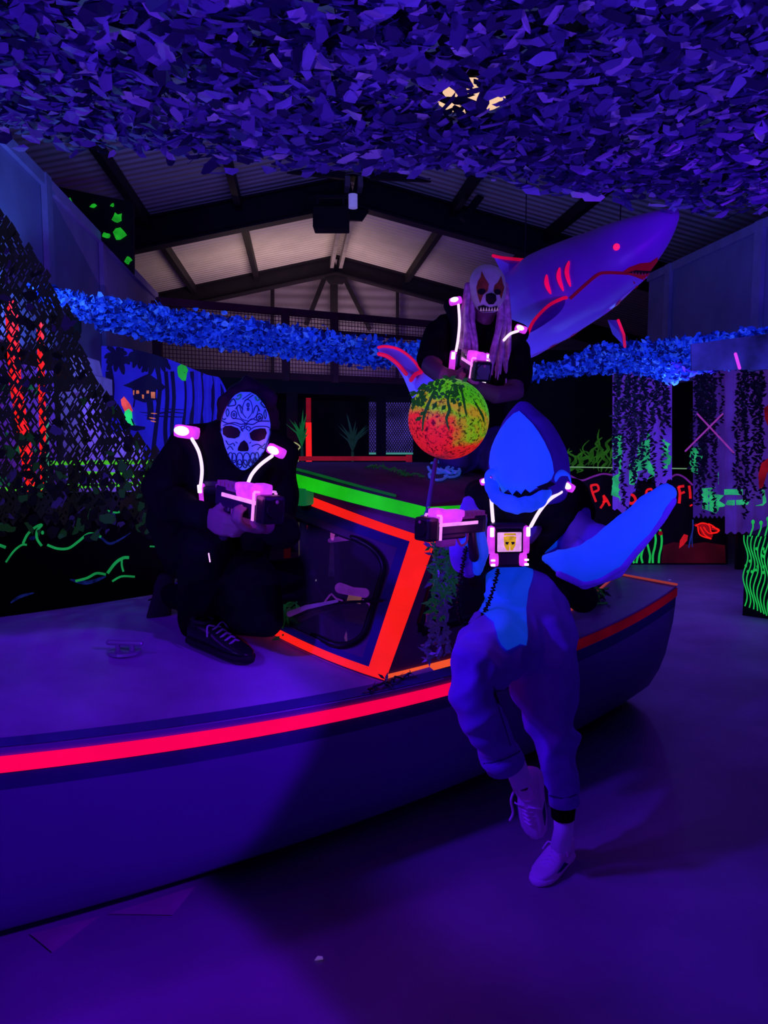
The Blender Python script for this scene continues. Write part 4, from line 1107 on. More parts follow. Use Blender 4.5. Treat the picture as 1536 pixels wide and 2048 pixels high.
vine('stern_seaweed', 'dark seaweed clump lying on the stern side deck', [[P(1170,1206,3.75),P(1190,1200,3.72),P(1214,1206,3.72)],[P(1176,1212,3.7),P(1196,1188,3.72),P(1206,1178,3.72)]], 40, .05, [M_leaf,M_leafdk], 10)
rng = random.Random(14); k = MB()
for i in range(7):
    cx, cy = 892+rng.uniform(-22,22), 950+rng.uniform(-10,12); rx = rng.uniform(10,22)
    ln = [hit(rbv,cx+rx*math.cos(a*.55+i),cy+rx*.55*math.sin(a*.55+i),.012+.012*(i%3)) for a in range(11)]
    k.tube(ln, .006, 6)
tag(k.obj('rope_coil', mat('rope_blue', (.2,.3,.9), emit=(.015,.06,.4), es=.5)), 'tangled blue rope heaped on the cabin roof beside the kneeling masked woman', 'rope')
# ------------------------------------------------------------------ laser guns, vests, hands, shoes
def basis(f, u):
    f = Vector(f).normalized(); l = Vector(u).cross(f).normalized(); u = f.cross(l).normalized()
    return f, l, u
def frame(o, f, u, s=1):
    f, l, u = basis(f, u)
    return Matrix.Translation(o) @ Matrix((f,l,u)).transposed().to_4x4() @ Matrix.Scale(s,4)
def gun(label, o, f, u, s=1, cord=None):
    M = frame(o, f, u, s); root = thing('laser_gun', label, 'toy gun', Vector(o), 'glowing laser guns')
    def part(k, name, m, sm=False, par=root): return k.xf(M).obj(name, m, par, sm)
    k = MB(); k.rbox((.02,0,0),(.26,.046,.055),.008); k.rbox((-.09,0,.005),(.07,.04,.07),.01); k.rbox((.06,0,-.03),(.14,.04,.03),.008); part(k,'gun_body',M_gunbody)
    k = MB(); k.rbox((.185,0,.0),(.055,.078,.088),.012); k.tube([(.205,0,.005),(.218,0,.005)],.03,14,'flat'); mz_ = part(k,'muzzle',M_rubber)
    k = MB(); k.ell((.222,0,.028),(.004,.006,.006),None,8,6); part(k,'lens',M_gunpurp,par=mz_)
    k = MB(); k.rbox((.085,0,.042),(.125,.064,.046),.014); k.rbox((.135,0,.056),(.05,.05,.036),.01); k.rbox((.03,0,.05),(.05,.05,.03),.01); part(k,'glow_casing',M_pink)
    k = MB()
    for y in (-1,1):
        k.rbox((.152,y*.040,.004),(.012,.005,.088),.002)
    k.rbox((.152,0,.05),(.012,.078,.007),.002); part(k,'glow_frame',M_gunglow)
    k = MB()
    for y in (-1,1): k.rbox((.04,y*.0265,.014),(.21,.006,.013),.002)
    part(k,'light_strip',M_gunglow)
    k = MB()
    for i in range(5): k.prism([(-.115+i*.026,-.018,.04),(-.095+i*.026,-.018,.04),(-.100+i*.026,-.018,.056),(-.115+i*.026,-.018,.056)],(0,.036,0))
    k.rbox((-.06,0,.034),(.14,.034,.012),.003); part(k,'sight_rail',M_gunpurp)
    k = MB(); k.tube([(-.06,0,-.02),(-.07,0,-.07),(-.085,0,-.125)],[.02,.021,.023],10,'round',flat=((0,1,0),.75)); part(k,'grip',M_gunbody,True)
    k = MB(); k.tube(smooth_line([(-.04,0,-.03),(-.035,0,-.065),(-.005,0,-.075),(.02,0,-.045)],4),.005,6); part(k,'trigger_guard',M_gunpurp,True)
    k = MB(); k.rbox((.08,0,-.055),(.08,.036,.035),.01); part(k,'fore_grip',M_gunpurp)
    if cord:
        k = MB(); k.tube(cord,.0045,6); k.obj('coiled_cord',M_rubber,root,True)
    return root, M
def coil(pts, r, turns):
    ln = smooth_line(pts, 24); o = []; N = len(ln)
    for i, p in enumerate(ln):
        t = (ln[min(N-1,i+1)]-ln[max(0,i-1)]).normalized(); e = t.orthogonal().normalized(); g = t.cross(e)
        a = 2*math.pi*turns*i/N; o.append(p+e*r*math.cos(a)+g*r*math.sin(a))
    return o
def hand(mb, w, f, n, side, curl=62, s=1.0, spread=.2, thumb_in=.5):
    """wrist w, finger direction f, back-of-hand normal n; fingers curl away from n"""
    f = Vector(f).normalized(); n = Vector(n); n = (n-f*n.dot(f)).normalized(); sd = n.cross(f)*side; w = Vector(w)
    for k, off in enumerate((.028,.010,-.009,-.027)):
        root = w+f*(.085-.004*abs(k-1))*s+sd*off*s
        mb.tube([w+sd*off*.6*s, w+f*.045*s+sd*off*.9*s, root], [.017*s,.018*s,.0125*s], 8)
        segs = [(.040,.026,.020),(.045,.030,.021),(.042,.027,.021),(.033,.021,.018)][k]
        p = root; pts = [p]; a = 0; d = f
        for q, L in enumerate(segs):
            a += R(curl*(.75 if q == 0 else 1.05)); d = (f*math.cos(a)-n*math.sin(a)+sd*spread*off*4).normalized()
            p = p+d*L*s; pts.append(p)
        mb.tube(pts, [.0105*s,.0098*s,.0088*s,.0072*s], 8)
    t0 = w+f*.022*s+sd*.026*s
    t1 = t0+(f*.55+sd*.75-n*.25).normalized()*.040*s
    t2 = t1+(f*.85+sd*.25-n*thumb_in).normalized()*.034*s
    t3 = t2+(f*.8-sd*.05-n*(thumb_in+.3)).normalized()*.026*s
    mb.tube([t0,t1,t2,t3],[.016*s,.013*s,.011*s,.0085*s],8)
    mb.tube([w-f*.03*s,w+f*.03*s],[.026*s,.030*s],10,'round',flat=(n,.7))
def shoe(par, heel, f, u, L, upper_m, sole_m, lace_m, sock_m=None, label=None, strap=None):
    M = frame(heel, f, u, L/.26)
    def ring(x, w, z0, z1, n=14):
        o = []
        for i in range(n):
            a = 2*math.pi*i/n; c, s_ = math.cos(a), math.sin(a)
            o.append(Vector((x, w*math.copysign(abs(c)**.7,c), z0+(z1-z0)*(.5+.5*math.copysign(abs(s_)**.7,s_)))))
        return o
    k = MB(); k.loft([ring(x,w,.018,h) for x,w,h in ((.0,.02,.06),(.008,.031,.078),(.03,.036,.084),(.07,.038,.082),(.105,.040,.080),(.14,.044,.066),(.18,.046,.052),(.215,.042,.044),(.245,.028,.036),(.256,.012,.028))])
    sh = k.xf(M).obj('shoe', upper_m, par, True, label)
    k = MB(); k.loft([ring(x,w,.0,.026) for x,w in ((-.004,.022),(.006,.034),(.03,.040),(.08,.041),(.13,.046),(.18,.050),(.22,.046),(.25,.032),(.262,.014))]); k.xf(M).obj('sole', sole_m, sh, True)
    k = MB()
    for i in range(5):
        x = .108+i*.019; z = .080-(x-.105)*.33; k.tube([(x,-.028,z-.010),(x+.004,0,z+.004),(x,.028,z-.010)],.0042,6)
    k.tube(smooth_line([(.105,.01,.083),(.10,.035,.085),(.11,.05,.065)],4),.003,5); k.tube(smooth_line([(.105,-.01,.083),(.10,-.035,.087),(.115,-.05,.06)],4),.003,5)
    k.xf(M).obj('laces', lace_m, sh, True)
    k = MB(); k.tube([(.045,-.034,.072),(.045,0,.088),(.045,.034,.072)],.005,6); k.tube([(.045+.034*math.cos(a*.3927),.033*math.sin(a*.3927),.086) for a in range(16)],.007,6,None,closed=True); k.xf(M).obj('collar', sole_m, sh, True)
    if strap:
        k = MB()
        for y in (-1,1): k.prism([(.10,y*.047,.030),(.16,y*.049,.028),(.19,y*.047,.034),(.13,y*.047,.05)],(0,y*.002,0))
        k.xf(M).obj('side_flash', strap, sh)
    return sh
def vest_gear(par, c, right, up, w, h, pods, tubes, screen=True, screen_m=None):
    """glowing electronics of a laser vest: chest unit, shoulder lamps and light tubes"""
    right = Vector(right).normalized(); up = Vector(up); up = (up-right*up.dot(right)).normalized(); out = right.cross(up)*-1
    if out.dot(CAMP-Vector(c)) < 0: out = -out
    M = Matrix.Translation(c) @ Matrix((right,out,up)).transposed().to_4x4()
    def L(k, name, m, p, sm=False): return k.xf(M).obj(name, m, p, sm)
    k = MB(); k.rbox((0,0,0),(w*.86,.035,h*.96),.012); cu = L(k,'chest_unit',M_gunbody,par)
    for sx in (-1,1):
        k = MB(); k.rbox((sx*w*.41,.008,h*.12),(w*.17,.042,h*.62),.014); k.rbox((sx*w*.34,.010,-h*.30),(w*.2,.036,h*.30),.012); L(k,'side_glow',M_pink,cu)
        k = MB(); k.rbox((sx*w*.43,.03,h*.30),(w*.09,.008,h*.2),.003); k.rbox((sx*w*.40,.03,-h*.40),(w*.1,.006,h*.05),.002); k.rbox((sx*w*.40,.03,-h*.30),(w*.1,.006,h*.04),.002); L(k,'lamp_core',M_hot,cu)
    k = MB(); k.rbox((-w*.02,.022,h*.10),(w*.68,.02,h*.52),.008); L(k,'screen_frame',M_rubber,cu)
    if screen:
        k = MB(); k.rbox((-w*.02,.031,h*.09),(w*.58,.008,h*.42),.004); sc_ = L(k,'screen',screen_m,cu)
        k = MB()
        def pz(pts): 
            k.prism([(-w*.02+x*w*.5,.0355,h*.09+z*h*.38) for x, z in pts],(0,.0015,0))
        pz([(-.28,.10),(-.30,.30),(-.14,.34),(.14,.34),(.30,.30),(.28,.10),(.26,-.2),(.14,-.46),(.03,-.46),(0,-.1),(-.03,-.46),(-.14,-.46),(-.26,-.2)])
        pz([(-.30,.38),(.30,.38),(.26,.50),(-.26,.50)])
        L(k,'emblem',glow('emblem_yellow',(.75,.42,.01),.85,evar=.45,scale=60),sc_)
        k = MB()
        k.prism([(-w*.02+x*w*.5,.0375,h*.09+z*h*.38) for x,z in ((-.22,.02),(-.05,.02),(-.10,-.14),(-.2,-.1))],(0,.001,0)); k.prism([(-w*.02+x*w*.5,.0375,h*.09+z*h*.38) for x,z in ((.22,.02),(.05,.02),(.10,-.14),(.2,-.1))],(0,.001,0))
        L(k,'emblem_shade',M_rubber,sc_)
    for pc, size, yaw in pods:
        Mx = Matrix.Rotation(yaw,3,'Y'); k = MB(); k.rbox(pc,(size,size*.8,size*.55),size*.18,Mx); po = k.obj('shoulder_lamp',M_pink,par,True)
        k = MB(); k.ell(Vector(pc)+Vector((-.12*size,-size*.36,.04*size)),(size*.34,size*.12,size*.2),Mx); k.obj('lamp_core',M_hot,po,True)
    for tb in tubes:
        k = MB(); k.tube(smooth_line(tb,5),.0062,8); k.obj('light_tube',M_tube,par,True)
    return cu
def rows_mask(rows, d, bulge, nw=28, nose=None, ys=None):
    """moulded face mask: rows of (py, xl, xr); bulges to the viewer"""
    m = MB(); n = len(rows); y0, y1 = rows[0][0], rows[-1][0]; ny = 30
    def row(py):
        for a, b in zip(rows, rows[1:]):
            if a[0] <= py <= b[0]:
                t = (py-a[0])/(b[0]-a[0]); return a[1]+(b[1]-a[1])*t, a[2]+(b[2]-a[2])*t
        return rows[-1][1:]
    for j in range(ny+1):
        f = j/ny; py = y0+(y1-y0)*f; xl, xr = row(py)
        v = 2*f-1; dv = math.sqrt(max(0, 1-(abs(v)**2.4)*.9))
        for i in range(nw+1):
            u = -1+2*i/nw; px = (xl+xr)/2+(xr-xl)/2*u
            dd = bulge*dv*math.sqrt(max(0, 1-u*u*.96))
            if nose: dd += nose[2]*math.exp(-((px-nose[0])/nose[3])**2-((py-nose[1])/nose[4])**2)
            m.v.append(P(px, py, d-dd))
    for j in range(ny):
        for i in range(nw):
            q = j*(nw+1)+i; m.f.append((q,q+1,q+nw+2,q+nw+1)); m.m.append(0)
    return m
# ------------------------------------------------------------------ person in the shark costume, leaning on the boat
M_ones = mat('costume_blue', (.22,.13,.80), rough=.95, var=.1, scale=14, emit=(.004,.0,.045), es=.5, sheen=.2)
M_belly = mat('costume_light_blue', (.06,.42,.95), rough=.95, var=.06, scale=16, emit=(.0,.05,.68), es=.45, sheen=.1)
M_hooddk = mat('hood_dark_blue', (.07,.035,.30), rough=.95, var=.12, scale=14)
M_shoe = mat('pale_shoe', (.62,.34,.9), rough=.6, var=.06, emit=(.02,.002,.10), es=.6)
M_shoe2 = mat('pale_sole', (.7,.42,.95), rough=.6, var=.06, emit=(.02,.002,.10), es=.6)
M_sock = mat('sock', (.6,.4,.95), rough=.9, emit=(.02,.003,.14), es=.6)
shark_p = thing('person', 'person in blue hooded animal costume with fin sleeves leaning against the boat', 'person', Vector((P(1120,1700,2.5).x, 2.5, 0)))
# body under the costume
k = MB()
k.tube([P(1042,1060,2.68),P(1048,1150,2.68),P(1056,1255,2.66)],[.10,.10,.11],12)
k.tube([P(1045,1010,2.66),P(1040,960,2.64)],[.05,.05],10); k.ell(P(1040,925,2.63),(.078,.095,.11))
k.tube([P(1082,1280,2.62),P(1108,1450,2.52),P(1125,1640,2.50),P(1128,1700,2.5)],[.075,.05,.028,.026],10)
k.tube([P(1020,1270,2.6),P(950,1345,2.26),P(1015,1520,2.31),P(1047,1568,2.31)],[.075,.052,.030,.026],10)
k.tube([P(1130,1030,2.66),P(1175,1115,2.5),P(1230,1090,2.41),P(1265,1056,2.40)],[.05,.04,.032,.024],10)
k.tube([P(965,1020,2.62),P(935,1115,2.5),P(932,1075,2.40)],[.05,.04,.03],10)
hand(k, P(1262,1060,2.40), P(1335,985,2.36)-P(1300,1018,2.38), Vector((0,-1,.3)), 1, 14, .68)
fuse(k,.010,4).obj('body', M_skin, shark_p, True)
# one piece suit
k = MB()
k.tube([P(1040,1025,2.67),P(1042,1110,2.67),P(1048,1195,2.67),P(1058,1265,2.65)],[.115,.135,.15,.155],16)
k.tube([P(1072,1255,2.63),P(1085,1300,2.60),P(1088,1380,2.56),P(1102,1450,2.52),P(1116,1540,2.5),P(1128,1600,2.49)],[.135,.125,.112,.082,.061,.050],16,'flat')
k.tube([P(1106,1455,2.50),P(1120,1470,2.49),P(1140,1478,2.50)],[.06,.06,.035],12)
k.tube([P(1022,1265,2.60),P(985,1300,2.42),P(948,1342,2.22),P(945,1400,2.21),P(978,1470,2.26),P(1007,1521,2.29)],[.135,.118,.088,.064,.060,.062],16,'flat')
k.tube([P(1125,1030,2.68),P(1155,1075,2.6),P(1188,1125,2.5)],[.085,.075,.07],12)
k.tube([P(965,1020,2.64),P(938,1070,2.54),P(928,1118,2.46)],[.07,.06,.055],12)
k.tube([P(928,1118,2.46),P(922,1095,2.40)],[.05,.035],12)
suit = fuse(k,.0095,7,wr=.022,wfreq=7,aniso=(1,1,.9)); suit_o = suit.obj('costume_suit', M_ones, shark_p, True)
sbv = suit.bvh(); hit.last = 2.55
k = MB(); patch(k, sbv, [(975,1120),(1064,1120),(1066,1145),(1055,1183),(1052,1219),(1052,1280),(1049,1291),(1037,1290),(1011,1302),(1000,1292),(993,1278),(988,1248),(971,1234),(957,1219),(960,1205),(975,1183)], .007, 6)
patch(k, sbv, [(1126,1018),(1121,1062),(1115,1092),(1062,1119),(1075,1095),(1092,1070)], .007, 6); k.obj('belly_panel', M_belly, suit_o, True, label='light blue belly panel')
k = MB()
stroke(k, sbv, [(968,1526),(990,1522),(1015,1514),(1042,1500)], 3, .004); stroke(k, sbv, [(985,1372),(1000,1430),(1020,1490)], 2, .004); stroke(k, sbv, [(1100,1590),(1128,1596),(1153,1588)], 3, .004)
k.split('hem_seams', M_hooddk, suit_o)
# fin sleeves
k = MB()
k.tube([P(1092,1116,2.40),P(1120,1122,2.39),P(1165,1132,2.40),P(1215,1108,2.40),P(1265,1058,2.385),P(1305,1015,2.37),P(1332,988,2.36)],[.018,.04,.066,.072,.062,.052,.036],16,'round',flat=((0,-1,.2),.62))
f1 = fuse(k,.008,6,wr=.006,wfreq=10); fo = f1.obj('fin_sleeve', M_belly, shark_p, True, label='raised light blue fin sleeve'); fb = f1.bvh()
k = MB(); hit.last = 2.36; ln = [(1122,1146),(1165,1166),(1205,1164),(1250,1128),(1290,1082),(1330,1036),(1347,1000)]
k.tube([hit(fb,x,y-3,.004)+Vector((0,.012,-.006)) for x,y in ln],.016,10); k.tube([P(1115,1128,2.46),P(1165,1146,2.46),P(1215,1124,2.46),P(1290,1040,2.43),P(1330,996,2.41)],[.03,.06,.07,.05,.03],14,'round',flat=((0,-1,.2),.5)); fuse(k,.008,5).obj('fin_back', M_ones, fo, True)
k = MB(); k.tube([P(958,1066,2.36),P(962,1105,2.37),P(955,1142,2.39)],[.022,.028,.018],14,'round',flat=((0,-1,.2),.8)); k.tube([P(952,1072,2.36),P(930,1085,2.37)],[.02,.02],10); f2 = fuse(k,.007,5); f2.obj('fin_sleeve', M_belly, shark_p, True)
k = MB(); k.tube([P(930,1070,2.385),P(920,1105,2.40),P(938,1142,2.41)],[.028,.038,.026],14); fuse(k,.008,5).obj('fin_back', M_ones, shark_p, True)
k = MB(); k.tube([P(1135,1050,2.60),P(1180,1078,2.54),P(1235,1078,2.48)],[.07,.06,.03],14); fuse(k,.009,5,wr=.006,wfreq=10).obj('upper_sleeve', M_ones, shark_p, True)
for a_,b_,r0,r1 in ((P(1126,1580,2.49),P(1128.5,1606,2.49),.052,.054),(P(998,1500,2.28),P(1010,1527,2.295),.063,.067)):
    k = MB(); k.tube([a_,a_.lerp(b_,.2),b_,b_.lerp(a_,.02),a_.lerp(b_,.3)],[r0*.9,r0,r1,r1*.86,r1*.8],20,None); k.obj('trouser_cuff', M_ones, shark_p, True)
# hood
rows = [(803,1036,1056),(820,1021,1076),(842,1006,1098),(870,994,1117),(905,983,1131),(935,978,1138),(960,977,1141),(985,984,1134),(1004,996,1122)]
k = MB(); rings = []
for py,xl,xr in rows:
    c = P((xl+xr)/2,py,2.62); w = (xr-xl)/2*2.62/FPX; rings.append([c+Vector((w*math.cos(a*.2618), -w*1.15*math.sin(a*.2618) if a < 12 else -w*1.25*math.sin(a*.2618), 0)) for a in range(24)])
k.loft(rings); hood = fuse(k,.009,5,wr=.005,wfreq=9); hood_o = hood.obj('hood', M_hooddk, shark_p, True); hbv = hood.bvh(); hit.last = 2.5
k = MB(); patch(k, hbv, [(1039,824),(1050,834),(1062,847),(1076,866),(1088,886),(1098,908),(1103,925),(1106,946),(1101,958),(1092,966),(1080,972),(1070,976),(1060,984),(1051,976),(1043,987),(1034,979),(1026,988),(1018,978),(1008,986),(1003,974),(993,966),(985,950),(981,925),(984,900),(993,878),(1002,861),(1016,842),(1029,829)], .006, 5)
k.obj('snout_panel', M_belly, hood_o, True, label='light blue pointed snout panel with scalloped teeth')
k = MB(); patch(k, hbv, [(1003,978),(1015,985),(1035,984),(1050,980),(1064,984),(1090,970),(1098,980),(1085,1000),(1040,1005),(1005,995)], .003, 6); patch(k, hbv, [(1072,972),(1100,962),(1108,968),(1085,978)], .008, 5); k.obj('mouth_gap', M_dark, hood_o)
k = MB()
k.tube(smooth_line([P(979,962,2.52),P(988,990,2.47),P(1008,1007,2.43),P(1035,1013,2.41),P(1065,1008,2.43),P(1088,992,2.47),P(1100,972,2.53)],4),[.012]+[.023+.002*math.sin(i*1.9) for i in range(23)]+[.012],12)
k.tube(smooth_line([P(988,985,2.46),P(1005,995,2.43),P(1022,997,2.415),P(1030,1003,2.41)],4),.014,8); k.tube(smooth_line([P(1045,1003,2.41),P(1065,996,2.43),P(1085,985,2.46)],4),.014,8)
fuse(k,.006,3,wr=.006,wfreq=16).obj('lower_jaw', M_belly, hood_o, True)
k = MB(); k.tube(smooth_line([P(1107,978,2.50),P(1108,958,2.48),P(1120,946,2.49),P(1133,952,2.53),P(1136,966,2.56)],4),.013,10); fuse(k,.006,3).obj('jaw_fold', M_belly, hood_o, True)
k = MB(); k.tube(smooth_line([P(980,975,2.52),P(974,960,2.51),P(977,946,2.51),P(985,942,2.52)],4),.011,10); fuse(k,.006,3).obj('jaw_fold', M_belly, hood_o, True)
# socks, legging, shoes
k = MB(); k.tube([P(1128,1625,2.50),P(1127,1660,2.50),P(1120,1700,2.49)],[.036,.034,.036],12,'flat'); k.obj('sock', M_sock, shark_p, True)
k = MB(); k.tube([P(1026,1520,2.32),P(1045,1570,2.31)],[.038,.036],12,'flat'); k.obj('sock', M_sock, shark_p, True)
k = MB(); k.tube([P(1127,1596,2.495),P(1126,1634,2.50)],[.046,.041],14,'flat'); k.obj('legging', M_cloth, shark_p, True)
hl = P(1137,1712,2.56); hl.z = .002; to = P(1088,1757,2.42); to.z = .002
shoe(shark_p, hl, to-hl, (0,0,1), .245, M_shoe, M_shoe2, M_shoe2, label='pale sneaker flat on the floor', strap=M_hooddk)
hl = P(1068,1535,2.36); to = P(1072,1672,2.38)
shoe(shark_p, hl, to-hl, P(1030,1600,2.2)-P(1070,1600,2.34), .245, M_shoe, M_shoe2, M_shoe2, label='pale sneaker raised with toe pointing down', strap=M_hooddk)
k = MB(); k.tube(smooth_line([P(1030,1578,2.29),P(1022,1600,2.28),P(1026,1625,2.29),P(1020,1640,2.29)],5),.004,6); k.obj('loose_lace', M_shoe2, shark_p, True)
# laser vest
k = MB()
k.tube([P(962,990,2.66),P(978,1016,2.56),P(1030,1036,2.52),P(1090,1020,2.55),P(1145,992,2.66)],[.05,.045,.045,.05,.055],12)
k.tube([P(965,985,2.66),P(970,1020,2.58),P(985,1065,2.53)],[.04,.036,.034],10); k.tube([P(1150,990,2.66),P(1128,1035,2.56),P(1090,1082,2.53),P(1068,1105,2.52)],[.055,.042,.03,.026],10)
k.tube([P(1030,1036,2.55),P(1020,1095,2.53)],[.05,.06],12); k.tube([P(1145,985,2.66),P(1168,1025,2.68)],[.055,.045],12)
k.tube([P(1050,1118,2.53),P(1100,1132,2.54),P(1140,1160,2.58),P(1165,1195,2.70)],[.026,.034,.05,.06],12); k.tube([P(990,1120,2.53),P(962,1135,2.6),P(950,1160,2.7)],[.025,.03,.03],10)
k.tube([P(955,985,2.72),P(1050,990,2.82),P(1150,988,2.74)],[.05,.07,.05],12)
vest = fuse(k,.009,5).obj('laser_vest', M_vest, shark_p, True)
M_scr = glow('screen_pink', (.9,.42,.85), .85, evar=.35, scale=40)
cc = P(1015,1090,2.44)
vest_gear(vest, cc, (1,.12,-.0), (-.10,.0,1), .142, .155, [(P(1134,972,2.53),.052,.5),(P(972,962,2.56),.042,-.3)],
 [[P(1122,984,2.50),P(1098,1000,2.47),P(1078,1024,2.46),P(1062,1052,2.45)],[P(981,974,2.53),P(983,1005,2.49),P(986,1042,2.46)]], True, M_scr)
# his gun
f = P(868,1054,2.22)-P(960,1046,2.36)
cord = coil([P(997,1139,2.42),P(979,1201,2.42),P(958,1240,2.40),P(935,1250,2.38),P(920,1235,2.37),P(917,1194,2.36),P(924,1140,2.36),P(934,1085,2.36)], .006, 70)
gun('laser gun glowing pink held sideways by the person in the blue costume', P(922,1052,2.295), f, (0.05,0,1), .82, cord)
# ------------------------------------------------------------------ kneeling person with the painted skull mask
skull_p = thing('person', 'person in black wearing a sugar skull mask, kneeling on the boat foredeck aiming a gun', 'person', P(430,1270,2.75))
gf = P(556,1016,2.20)-P(440,985,2.46); go = P(478,1002,2.36); gfv, gl_, gu = basis(gf, (.05,0,1))
gun('laser gun glowing pink aimed by the kneeling person in the skull mask', go, gf, (.05,0,1), .98)
k = MB()
k.tube([P(480,915,2.78),P(485,880,2.76)],[.055,.055],10); k.ell(P(487,862,2.74),(.085,.10,.135))
k.tube([P(470,960,2.80),P(440,1110,2.88)],[.12,.10],12)
wr = go-gfv*.125-gu*.075-gl_*.03
k.tube([P(378,892,2.80),P(326,990,2.75),P(338,1003,2.74),wr-gfv*.09,wr-gfv*.01],[.04,.04,.04,.03,.026],10)
hand(k, wr, gfv+gl_*.10-gu*.1, -gl_+gu*.05, 1, 50, 1.05)
wl = go+gfv*.075-gu*.075+gl_*.055
k.tube([P(555,915,2.77),P(562,1010,2.72),P(560,1058,2.66),wl+gl_*.08-gu*.02,wl+gl_*.01],[.04,.04,.038,.03,.026],10)
hand(k, wl, -gl_+gu*.05, -gu-gl_*.2, -1, 52, 1.0)
k.tube([P(410,1115,2.88),P(415,1082,2.62),P(392,1240,2.76)],[.07,.045,.03],10); k.tube([P(460,1115,2.85),P(512,1222,2.66),P(350,1192,2.98)],[.07,.045,.03],10)
fuse(k,.0068,3).obj('body', M_skin, skull_p, True)
k = MB()
k.tube([P(440,1115,2.88),P(455,1000,2.82),P(470,915,2.78)],[.15,.165,.15],16); k.tube([P(390,895,2.81),P(475,880,2.80),P(560,908,2.77)],[.08,.085,.075],14)
k.tube([P(378,892,2.80),P(322,985,2.76),P(335,1003,2.74),wr-gfv*.09,wr-gfv*.02],[.08,.078,.07,.05,.042],14); k.tube([P(555,914,2.77),P(560,1010,2.72),P(558,1058,2.66),wl+gl_*.08-gu*.02,wl+gl_*.03-gu*.012],[.072,.07,.068,.05,.042],14)
k.tube([P(360,950,2.84),P(352,1040,2.86),P(372,1110,2.88)],[.1,.11,.1],12); k.tube([P(440,890,2.84),P(428,862,2.84)],[.06,.04],10); k.tube([P(485,900,2.82),P(490,830,2.86)],[.08,.09],12)
k.tube([P(500,1060,2.75),P(470,1150,2.85)],[.09,.11],12)
fuse(k,.011,6,wr=.012,wfreq=7).obj('jacket', M_cloth, skull_p, True)
k = MB()
k.tube([P(410,1118,2.90),P(415,1082,2.63),P(405,1130,2.65),P(392,1250,2.76)],[.12,.095,.09,.066],14); k.tube([P(465,1120,2.86),P(512,1205,2.65),P(430,1210,2.86),P(345,1190,2.98)],[.13,.10,.08,.05],14); k.ell(P(416,1090,2.64),(.098,.10,.10)); k.tube([P(470,1120,2.80),P(512,1180,2.64),P(532,1238,2.60)],[.12,.095,.066],14); k.tube([P(532,1238,2.60),P(440,1240,2.78)],[.066,.055],12); k.tube([P(430,1110,2.88),P(455,1190,2.84)],[.13,.10],12)
fuse(k,.011,6,wr=.009,wfreq=8).obj('trousers', M_cloth, skull_p, True)
M_bshoe = mat('black_shoe', (.010,.008,.014), rough=.35, var=.2); M_bsole = mat('black_sole', (.008,.006,.01), rough=.7)
hit.last = 2.75; hl = hit(dbv,382,1285,.0); hit.last = 2.6; to = hit(dbv,440,1306,.0)
shoe(skull_p, hl+Vector((0,0,.004)), to-hl, (0,0,1), .29, M_bshoe, M_bsole, mat('shoe_flash', (.3,.25,.4), rough=.5), label='black shoe planted flat on the deck')
tl = P(322,1214,2.97); shoe(skull_p, P(334,1150,3.02), tl-P(334,1150,3.02), (-.3,1,.2), .25, M_bshoe, M_bsole, M_bsole)
k = MB()
for i in range(5): k.ell(P(417.5+i*.6,1108+i*3.6,2.50),(.0025,.002,.004),None,6,5)
k.obj('zip_beads', M_pinkw, skull_p)
# hair and mask
k = MB(); k.ell(P(492,838,2.80),(.105,.12,.135)); k.tube([P(455,810,2.74),P(495,775,2.76),P(535,800,2.74)],[.04,.05,.04],10); k.tube([P(537,800,2.76),P(545,850,2.78)],[.03,.03],8)
fuse(k,.009,2,wr=.012,wfreq=22).obj('hair', mat('dark_hair', (.006,.004,.006), rough=.7), skull_p, True)
def sk(x, y): return (280+x*.2929, 740+y*.2929)
mk = rows_mask([(784,481,500),(788,472,510),(796,464,518),(810,455,529),(828,447,537),(848,442,541),(870,441,540),(888,443,536),(903,447,528),(918,453,518),(930,461,509),(940,471,499),(945,479,491)], 2.70, .12, nose=(488,880,.012,10,22))
M_mask = mat('mask_blue', (.25,.4,.95), rough=.6, var=.06, emit=(.012,.085,.72), es=.5)
mo = mk.obj('skull_mask', M_mask, skull_p, True, label='light blue sugar skull mask with line patterns'); mbv = mk.bvh(); hit.last = 2.6
k = MB()
for poly in ([(568,400),(585,382),(625,380),(672,398),(690,425),(680,455),(650,468),(600,462),(572,440)],[(745,432),(775,408),(820,398),(852,400),(862,430),(848,468),(810,486),(765,480),(750,462)],[(712,478),(690,495),(672,530),(670,548),(690,553),(735,552),(742,535),(732,500)]): patch(k, mbv, [sk(*q) for q in poly], .003, 4)
k.obj('sockets', M_dark, mo)
k = MB()
def ms(pts, w=2.2): stroke(k, mbv, [sk(*q) for q in pts], w, .003, 5)
def mo_(cx, cy, rx, ry, w=2.0): ms([(cx+rx*math.cos(a*.5236),cy+ry*math.sin(a*.5236)) for a in range(13)], w)
for cx,cy,rx,ry in ((622,590,15,28),(645,598,14,32),(683,603,20,40),(727,605,22,42),(768,598,16,36),(795,590,12,30),(620,632,12,22),(648,640,14,26),(682,637,14,28),(716,637,14,26),(752,630,14,26),(783,620,12,24)): mo_(cx,cy,rx,ry)
ms([(580,520),(590,580),(610,630),(640,665),(690,690),(740,685),(780,655),(810,615),(835,560)],1.9)
ms([(560,345),(600,365),(650,360),(690,372),(725,368),(770,372),(810,352),(880,350)]); ms([(640,330),(690,340),(725,365),(760,335),(800,345),(830,325)],1.9)
ms([(725,330),(700,290),(710,230),(735,205),(760,230),(765,290),(735,335)],1.6); ms([(737,350),(690,330),(665,265),(680,245),(695,300)],1.6); ms([(737,350),(785,325),(805,270),(790,245),(770,300)],1.6)
ms([(655,270),(680,240),(705,275)],1.9); ms([(775,275),(795,245),(815,285)],1.9)
